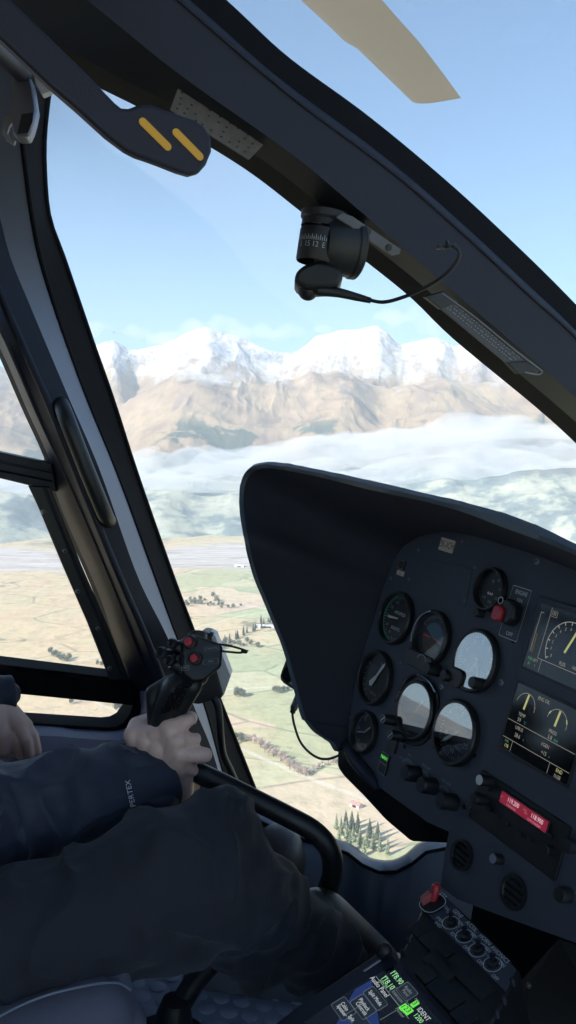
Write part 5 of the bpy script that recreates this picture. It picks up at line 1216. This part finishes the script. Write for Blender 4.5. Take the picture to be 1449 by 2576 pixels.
a, b, c_, d_ = (np.array(p) for p in ((462, 1715), (491, 1706), (462, 1765), (414, 1800)))
for i in range(9):
    for j in range(15):
        s_, t = (i + .5 + .5 * (j % 2)) / 9.5, (j + .5) / 15
        p = (np.array((440, 1725)) * (1 - s_) + np.array((490, 1708)) * s_) * (1 - t) + (np.array((396, 1800)) * (1 - s_) + np.array((452, 1788)) * s_) * t
        r_ = c2w(ray(*p)); k = V - r_ * (V @ r_)[:, None] / r_.dot(r_); dd = np.linalg.norm(k, axis=1); near = dd < .003
        if near.any():
            q_ = V[near]; z_ = (q_ @ r_) / r_.dot(r_); pt = q_[z_.argmin()]; n_ = N[near][z_.argmin()]
            fr_ = axis_frame(pt - n_ * .0006, pt + n_); rub.add(*g_lathe([(.0016, 0), (.0015, .0013), (.0009, .0018), (.0001, .0018)], 8), M['seal'], fr_)
rub.build('rubber_studs', gb)
hp = [(455, 1612), (462, 1602), (484, 1598), (552, 1622), (556, 1632), (553, 1676), (548, 1684), (505, 1716), (480, 1716), (458, 1698), (452, 1660)]
MB().add(*g_prism([gf.st(*p) for p in hp], -.034, .012), M['black'], gf).build('grip_head', st_, bevel=.0045, seg=3)
def gat(u, v, z): return gf.at((*gf.st(u, v, z), z))
def hat(u, v, r, z, h, mt, name='hat_switch', dirv=None):
    q = gat(u, v, z)
    if dirv is not None: z2 = nrm(dirv); x2 = nrm(np.cross(gy_, z2)); q = Frame(q.o, x2, np.cross(z2, x2), z2)
    return MB().add(*g_lathe([(r * .7, -.012), (r * .75, 0), (r * 1.02, h * .25), (r * 1.05, h * .8), (r * .9, h), (r * .55, h * .9), (r * .5, h * .75), (.0001, h * .75)], 28, cap=False), mt, q).build(name, st_)
hd_ = gz_ * .7 - gx_ * .75
hat(413, 1643, .0078, .0, .011, M['black'], dirv=hd_); hat(440, 1619, .0066, .0, .010, M['black'], dirv=hd_); hat(434, 1662, .0070, .004, .010, M['black'], dirv=hd_); hat(457, 1657, .005, .010, .006, M['black'], dirv=hd_)
MB().add(*g_tube([P(418, 1645, 1.14), P(462, 1668, 1.14)], .008, 14), M['black']).add(*g_tube([P(440, 1622, 1.14), P(470, 1640, 1.14)], .008, 14), M['black']).add(*g_tube([P(434, 1665, 1.13), P(470, 1690, 1.135)], .010, 14), M['black']).build('switch_bosses', st_)
for u, v, r, z in [(476, 1615, .0056, .018), (490, 1656, .0056, .018)]:
    q = gat(u, v, z); q = Frame(q.o, q.x, q.y, nrm(gz_ * .85 - gx_ * .5)); q = Frame(q.o, nrm(np.cross(q.y, q.z)), np.cross(q.z, nrm(np.cross(q.y, q.z))), q.z)
    rb = MB().add(*g_lathe([(r * 1.6, -.008), (r * 1.6, -.001), (r * 1.4, 0), (r * 1.1, 0)], 24), M['black'], q).build('button_collar', st_)
    MB().add(*g_lathe([(r, -.002), (r, .004), (r * .85, .0054), (.0001, .0056)], 24, cap=False), M['red'], q).build('button', rb)
for u, v, w_, s_ in [(533, 1631, .020, 'CARGO REL'), (530, 1664, .021, 'SPARE'), (466, 1680, .010, 'XMIT')]:
    q = gat(u, v, .0122); mb = MB().add(*g_rim(rrect(w_, .0062, .0004, 2), .0005, .0004), M['dim'], q); text(mb, s_, .0036, M['dim'], q, z=.0004, sx=.8); mb.build('label_plate', st_, smooth=False)

# ------------------------------------------------------------------ seat
seatm = paint('grey_seat_cloth', (.11, .115, .155), .85, var=.2, bump=.7, fine=700)
se = empty('pilot_seat', HC(.9, -.1, FLOOR), 'grey cloth pilot seat with a stitched front bolster below the pilot\'s thigh', 'seat')
V, N, f = organic([(P(232, 2568, .875), .042, P(-150, 2740, .80), .055), (P(300, 2452, .915), .012, P(318, 2600, .90), .018), (P(255, 2500, .90), .022, P(310, 2580, .90), .026), (HC(.80, -.25, -.62), .07, HC(1.12, -.25, -.62), .07), (HC(.80, .10, -.66), .055, HC(1.12, .10, -.66), .055), (HC(.85, -.05, -.64), .07, HC(1.1, -.05, -.64), .07)], .006, 10)
so = MB().add(V, f, seatm).build('cushion', se, angle=180)
sm_ = spline([P(u, v, d) for u, v, d in [(-60, 2590, .775), (40, 2535, .79), (120, 2503, .80), (200, 2483, .82), (260, 2473, .845), (300, 2474, .865), (328, 2490, .88)]], 6)
MB().add(*g_tube(sm_, .0012, 6), M['strip']).build('seam', so)
V, N, f = organic([(HC(.80, -.38, -.55), .06, HC(.80, -.52, .0), .05), (HC(1.10, -.38, -.55), .06, HC(1.10, -.52, .0), .05), (HC(.95, -.38, -.55), .07, HC(.95, -.52, .0), .06), (HC(.88, -.53, .12), .05, HC(1.02, -.53, .12), .05), (HC(.95, -.52, 0), .03, HC(.95, -.53, .12), .03)], .010, 10)
MB().add(V, f, seatm).build('backrest', se, angle=180)
MB().add(*g_box(-.36, .10, .80, 1.10, FLOOR, -.70), M['trim'], hfr).build('seat_base', se, bevel=.01)

# ------------------------------------------------------------------ the pilot
pil = empty('person', HC(.95, -.2, -.62), 'pilot in a dark navy jacket and trousers seated at left gripping the control stick', 'person')
def skin_mat():
    m, nt, b = nodes('skin'); tc = nn(nt, 'TexCoord')
    n1 = noise_tex(nt, tc.outputs['Object'], 28, 5); n2 = noise_tex(nt, tc.outputs['Object'], 260, 4, .6)
    c = color_ramp(nt, n1, [(.3, (.70, .46, .39)), (.5, (.76, .52, .44)), (.7, (.78, .54, .46))]); c = mixc(nt, mth(nt, 'MULTIPLY', smooth(nt, n2, .55, .75), .3), c, (.56, .34, .30))
    lk(nt, c, b.inputs['Base Color']); b.inputs['Roughness'].default_value = .42; b.inputs['Subsurface Weight'].default_value = .12; b.inputs['Subsurface Radius'].default_value = (.006, .002, .001); b.inputs['Subsurface Scale'].default_value = .5
    bp = nn(nt, 'Bump'); bp.inputs['Strength'].default_value = .25; bp.inputs['Distance'].default_value = .0008; lk(nt, n2, bp.inputs['Height']); lk(nt, bp.outputs[0], b.inputs['Normal'])
    return m
M['skin'] = skin_mat()
S = lambda u, v, d: P(u, v, d)
wr_ = S(415, 1960, 1.160)
cones = []
# right hand: back of the hand to the camera, fingers closing round the grip on its far side
mcp = [S(430, 1832, 1.126), S(446, 1862, 1.121), S(454, 1894, 1.123), S(450, 1926, 1.134)]
pip = [S(476, 1811, 1.128), S(489, 1859, 1.128), S(514, 1899, 1.126), S(484, 1938, 1.144)]
dip = [S(480, 1806, 1.156), S(486, 1862, 1.156), S(506, 1903, 1.158), S(476, 1940, 1.170)]
tipf = [S(452, 1806, 1.178), S(455, 1864, 1.178), S(470, 1903, 1.180), S(450, 1938, 1.182)]
rad = [(.0158, .0100, .0092, .0082), (.0150, .0091, .0086, .0078), (.0150, .0106, .0097, .0086), (.0142, .0084, .0078, .0070)]
for a, b, c_, d_, r in zip(mcp, pip, dip, tipf, rad):
    cones += [(wr_ * .75 + a * .25, .024, a, r[0]), (wr_ * .5 + a * .5, .021, a, r[0] * 1.05), (a, r[0] * .86, b, r[1]), (b, r[1], c_, r[2]), (c_, r[2], d_, r[3])]
for i in range(3): m0, m1 = (mcp[i] + mcp[i + 1]) / 2, wr_; cones += [(m0 * .85 + m1 * .15, .0165, m0 * .4 + m1 * .6, .024)]
cones += [(wr_, .027, S(400, 1925, 1.150), .026), (S(400, 1925, 1.150), .026, S(405, 1880, 1.138), .022), (wr_ + (S(440, 1960, 1.16) - wr_), .022, S(455, 1915, 1.14), .015), (S(452, 1990, 1.165), .019, S(455, 1930, 1.15), .018), (S(372, 1925, 1.155), .024, S(372, 1862, 1.140), .018),
          (mcp[0], .0135, mcp[1], .0135), (mcp[1], .0135, mcp[2], .0135), (mcp[2], .0135, mcp[3], .0125), (S(395, 1845, 1.134), .015, mcp[0], .013)]
# thumb leaves the side of the palm and closes behind the grip
cones += [(S(370, 1900, 1.150), .021, S(342, 1850, 1.146), .0165), (S(342, 1850, 1.146), .0165, S(345, 1826, 1.158), .0125), (S(345, 1826, 1.158), .0125, S(375, 1812, 1.182), .0105), (S(375, 1812, 1.182), .0105, S(405, 1812, 1.190), .009), (S(360, 1850, 1.140), .013, S(400, 1840, 1.135), .012)]
hand_r = list(cones)
# left hand lying on the left thigh
lh = []
lw_ = S(-40, 1745, 1.34)
lm = [S(20, 1800, 1.335), S(34, 1815, 1.33), S(48, 1826, 1.325), S(60, 1828, 1.335)]
lt = [(S(22, 1862, 1.325), S(22, 1905, 1.33)), (S(44, 1868, 1.315), S(48, 1905, 1.32)), (S(66, 1862, 1.312), S(74, 1898, 1.318)), (S(82, 1852, 1.322), S(92, 1888, 1.326))]
for a, (b, c_) in zip(lm, lt): lh += [(lw_, .026, a, .0145), (a, .0125, b, .0098), (b, .0098, c_, .0082)]
lh += [(lm[0], .014, lm[2], .014), (S(-10, 1795, 1.32), .02, S(5, 1850, 1.31), .013), (S(5, 1850, 1.31), .013, S(10, 1890, 1.31), .010)]
# body below the clothes
sh_r, sh_l, hip_r, hip_l = HC(.75, -.22, -.12), HC(1.17, -.22, -.12), HC(.84, -.20, -.60), HC(1.06, -.20, -.66)
el_r, el_l = S(-190, 2110, .98), HC(1.24, .02, -.40)
kn_r, kn_l = S(545, 2150, 1.03), HC(1.22, .36, -.575)
an_r, an_l = S(930, 2450, 1.215), HC(1.22, .72, -.83)
chest, belly, neck, head = HC(.96, -.24, -.16), HC(.95, -.22, -.45), HC(.96, -.20, -.03), HC(.96, -.16, .14)
body = hand_r + lh + [(wr_, .026, S(290, 1985, 1.12), .027), (S(290, 1985, 1.12), .027, S(0, 2062, 1.045), .036), (S(0, 2062, 1.045), .036, el_r, .036), (el_r, .038, sh_r, .048), (lw_, .024, el_l, .036), (el_l, .038, sh_l, .048), (sh_r, .06, sh_l, .06), (chest, .10, belly, .10), (HC(.86, -.24, -.2), .08, hip_r, .085), (HC(1.06, -.24, -.2), .08, hip_l, .085), (hip_r, .08, hip_l, .08),
        (hip_r, .065, S(200, 2310, .95), .052), (S(200, 2310, .95), .052, kn_r, .048), (kn_r, .045, S(690, 2325, 1.11), .042), (S(690, 2325, 1.11), .042, an_r, .032), (hip_l, .075, kn_l, .052), (kn_l, .050, an_l, .036), (chest + UW * .08, .06, neck, .05), (neck, .05, head - UW * .05, .05),
        (an_r, .034, an_r + FW * .12 - UW * .03, .026), (an_l, .034, an_l + FW * .12 - UW * .03, .026),
        (head, .082, head + UW * .045 - FW * .02, .085), (head - UW * .045 + FW * .03, .055, head - UW * .06 + FW * .045, .04),
        (head + FW * .03 + UW * .01, .060, head + FW * .036 - UW * .05, .050), (head + FW * .058 - UW * .088, .026, head + FW * .062 - UW * .088, .024), (head + FW * .084 + UW * .012, .008, head + FW * .102 - UW * .022, .0095), (head + FW * .088 - UW * .026 + LW * .010, .007, head + FW * .088 - UW * .026 - LW * .010, .007), (head + LW * .084 - UW * .005, .008, head + LW * .084 - UW * .03, .006), (head - LW * .084 - UW * .005, .008, head - LW * .084 - UW * .03, .006),
        (head + FW * .080 - UW * .052 + LW * .015, .007, head + FW * .080 - UW * .052 - LW * .015, .007)]
V, N, f = organic(body, .0018, 5)
# knuckle creases and tendons on the visible hand
d = np.zeros(len(V)); cpos = np.array(wr_)
for a, b in zip(mcp, pip):
    ax_ = nrm(b - a)
    for t0, w_, dep in ((1.0, .0016, .0007), (.86, .0014, .0005), (1.12, .0014, .0005), (.08, .003, .0004)):
        c_ = a + (b - a) * t0; dd = (V - c_) @ ax_; rr_ = np.linalg.norm(V - c_, axis=1)
        d -= 1.5 * dep * np.exp(-(dd / w_) ** 2) * (rr_ < .02)
for a in mcp:
    ab = a - wr_; L_ = np.linalg.norm(ab); t = np.clip((V - wr_) @ ab / L_ ** 2, 0, 1.0); rr_ = np.linalg.norm(V - (wr_ + t[:, None] * ab), axis=1)
    dist = np.abs((V - wr_) @ nrm(np.cross(ab, Z_)))
    d += .0005 * np.exp(-(dist / .004) ** 2) * (t > .35) * (t < 1) * (rr_ < .03)
    k = np.linalg.norm(V - (a - Z_ * .010), axis=1); d += .0012 * np.exp(-(k / .008) ** 2)
V = V + N * d[:, None]
MB().add(V, f, M['skin']).build('body', pil, angle=180)
for s_ in (-1, 1):
    e0 = head + FW * .079 + LW * .03 * s_ + UW * .015
    MB().add(*g_cone(e0, .011, e0 + FW * .0005, .011), M['mark']).add(*g_cone(e0 + FW * .0085, .0045, e0 + FW * .0088, .0045), M['black']).build('eye', pil)
V, N, f = organic([(head + UW * .05 - FW * .03, .086, head + UW * .03 - FW * .04, .086), (head - FW * .05, .075, head - FW * .05 - UW * .05, .06)], .006, 4)
MB().add(V, f, paint('brown_hair', (.03, .02, .015), .7, bump=.8, fine=300)).build('hair', pil, angle=180)

def cloth_folds(V, N, axis_pts, amp, freq, seed, ridge_=True, ang=3.0):
    """Folds that run round a limb: noise stretched round it, tight along it."""
    A_ = resample(np.array(axis_pts), 80); dcum = np.concatenate([[0], np.cumsum(np.linalg.norm(np.diff(A_, axis=0), axis=1))])
    out = np.zeros(len(V))
    for i0 in range(0, len(V), 4000):
        v = V[i0:i0 + 4000]; k = ((v[:, None, :] - A_[None]) ** 2).sum(2); j = k.argmin(1); s_ = dcum[j]; off = v - A_[j]
        T = A_[np.minimum(j + 1, 79)] - A_[np.maximum(j - 1, 0)]; T /= np.linalg.norm(T, axis=1)[:, None]
        e1 = np.cross(T, np.tile(UW, (len(v), 1))); e1 /= np.linalg.norm(e1, axis=1)[:, None] + 1e-9; e2 = np.cross(T, e1); r = np.linalg.norm(off, axis=1) + 1e-9
        c1, c2 = (off * e1).sum(1) / r, (off * e2).sum(1) / r; s_ = s_ + ((v - A_[j]) * T).sum(1)
        for q in range(len(v)):
            w_ = .35 * nz((c1[q] * 1.1 + seed, c2[q] * 1.1, s_[q] * freq * .35))
            a = nz((c1[q] * .7 + seed * 2, c2[q] * .7, s_[q] * freq + 1.6 * w_ + .5 * c1[q])); b = nz((c1[q] * 2 + seed, c2[q] * 2, s_[q] * freq * 2.3))
            a = (1 - min(1, abs(a) * 2.4)) ** 2 * 1.5 - .55 if ridge_ else a
            out[i0 + q] = a * amp + b * amp * .35
    return V + N * out[:, None]
jm = paint('navy_jacket_cloth', (.017, .023, .048), .62, var=.18, bump=.35, fine=900, sheen=.15)
tm = paint('charcoal_trouser_cloth', (.014, .0155, .026), .8, var=.2, bump=.6, fine=1100, sheen=.1)
# jacket: sleeves and torso; the right cuff stands open round the wrist
cuff = S(398, 1960, 1.150)
ja = [(S(-190, 2110, .98), .080, S(0, 2062, 1.045), .070), (S(0, 2062, 1.045), .070, S(150, 2018, 1.085), .0655), (S(150, 2018, 1.085), .0655, S(290, 1985, 1.12), .0545), (S(290, 1985, 1.12), .0545, S(355, 1965, 1.14), .046), (S(330, 1975, 1.13), .05, S(372, 2010, 1.13), .040), (S(-190, 2110, .98), .080, sh_r - LW * .01, .075), (S(150, 2080, 1.07), .04, S(300, 2030, 1.10), .03)]
ja += [(sh_r, .08, sh_l, .08), (HC(.84, -.24, -.16), .115, HC(.86, -.2, -.52), .12), (HC(1.07, -.24, -.16), .115, HC(1.05, -.2, -.52), .12), (HC(.96, -.2, -.1), .10, HC(.96, -.17, -.5), .13), (HC(.96, -.22, -.1), .09, neck - UW * .02, .07), (sh_l, .075, el_l, .062), (el_l, .062, S(-60, 1735, 1.335), .042), (S(-60, 1735, 1.335), .042, S(-18, 1752, 1.335), .036)]
V, N, f = organic(ja, .0045, 7)
V = cloth_folds(V, N, [sh_r, S(-190, 2110, .98), S(0, 2062, 1.045), S(150, 2018, 1.085), S(290, 1985, 1.12), cuff], .0078, 18, 4.2)
jk = MB().add(V, f, jm).build('jacket', pil, angle=180)
JV = V
# cuff band: a sleeve end with an open rim
cd = nrm(S(430, 1952, 1.155) - S(300, 1985, 1.12)); cfr = axis_frame(S(352, 1968, 1.138), S(352, 1968, 1.138) + cd, UW)
v, f = g_lathe([(.0500, -.035), (.0515, -.02), (.0505, 0), (.0500, .018), (.0495, .030), (.0485, .036), (.0465, .037), (.0445, .034), (.043, .02), (.040, 0), (.038, -.02)], 64, cap=False)
tilt = v[:, 0] * .0
ang_ = np.arctan2(v[:, 1], v[:, 0])
v[:, 2] += .004 * np.sin(2 * ang_ + 1) + np.array([.002 * nz((p[0] * 40, p[1] * 40, p[2] * 60)) for p in v])
v[:, :2] *= (1 + .05 * np.sin(2 * ang_ + .5) + np.array([.05 * nz((p[0] * 30 + 5, p[1] * 30, p[2] * 25)) for p in v]))[:, None]
MB().add(v, f, jm, cfr).build('cuff', jk, angle=70)
# printed sleeve lettering
def onto(V_, u, v_):
    r_ = c2w(ray(u, v_)); k = V_ - (V_ @ r_)[:, None] * r_ / r_.dot(r_); near = np.linalg.norm(k, axis=1) < .006
    z_ = (V_[near] @ r_) / r_.dot(r_); return r_ * (z_.min() - .0015)
vv, ff = g_text('PERTEX', 1.0); vv = vv.copy(); wmax = vv[:, 0].max()
out = []
for p in vv:
    t = (p[0] / wmax + 1) / 2; base = np.array((336, 2030)) * (1 - t) + np.array((321, 1962)) * t; dirx = nrm(np.array((321, 1962)) - np.array((336, 2030))); perp = np.array([dirx[1], -dirx[0]])
    q = base + perp * p[1] * 19; out.append(q)
zc = {}
pts3 = []
for q in out: pts3.append(onto(JV, *q))
MB().add(np.array(pts3), ff, M['mark']).build('sleeve_print', jk, smooth=False)
# trousers
tr2 = [(HC(.84, -.2, -.62), .10, S(-60, 2410, .90), .076), (S(-60, 2410, .90), .076, S(200, 2310, .95), .072), (S(200, 2310, .95), .072, S(420, 2208, .995), .083), (S(300, 2330, .97), .055, S(470, 2270, 1.01), .070), (S(420, 2200, .995), .083, S(545, 2105, 1.03), .056), (S(545, 2105, 1.03), .056, S(570, 2100, 1.04), .048), (S(480, 2200, 1.01), .085, S(575, 2230, 1.04), .074),
       (S(575, 2180, 1.04), .055, S(630, 2270, 1.075), .066), (S(630, 2270, 1.075), .066, S(700, 2330, 1.11), .062), (S(660, 2210, 1.09), .030, S(715, 2215, 1.105), .020), (S(700, 2330, 1.11), .062, S(900, 2450, 1.20), .050), (S(540, 2290, 1.05), .062, S(660, 2390, 1.10), .050),
       (HC(1.06, -.2, -.64), .10, HC(1.2, .28, -.58), .074), (HC(1.2, .28, -.58), .074, kn_l, .068), (kn_l, .068, HC(1.22, .68, -.80), .052), (HC(.85, -.2, -.58), .11, HC(1.05, -.2, -.58), .11)]
V, N, f = organic(tr2, .0045, 8)
V = cloth_folds(V, N, [S(-250, 2480, .85), S(200, 2330, .93), S(420, 2220, .985), S(590, 2120, 1.05), S(660, 2290, 1.105), S(760, 2380, 1.14), S(900, 2450, 1.2)], .0068, 17, 9.1)
# deeper gathers behind the knee
kc_ = S(600, 2250, 1.05); kk = np.linalg.norm(V - kc_, axis=1)
gth = np.array([nz((p[0] * 55, p[1] * 20, p[2] * 8)) for p in V])
V = V + N * (np.exp(-(kk / .075) ** 2) * gth * .013)[:, None]
MB().add(V, f, tm).build('trousers', pil, angle=180)
# boots
for an, d0 in ((S(930, 2440, 1.215), 1), (an_l, 1)):
    V, N, f = organic([(an + UW * .12 - FW * .06 if an is an_l else S(800, 2330, 1.165), .05, an, .046), (an, .046, an - UW * .05, .044), (an - UW * .06, .040, an - UW * .075 + FW * .13, .034), (an - UW * .075 + FW * .13, .034, an - UW * .08 + FW * .17, .026)], .005, 6)
    bo = MB().add(V, f, paint('brown_black_leather', (.030, .024, .022), .5, bump=.4, fine=500)).build('boot', pil, angle=180)
    ft = an - UW * .115
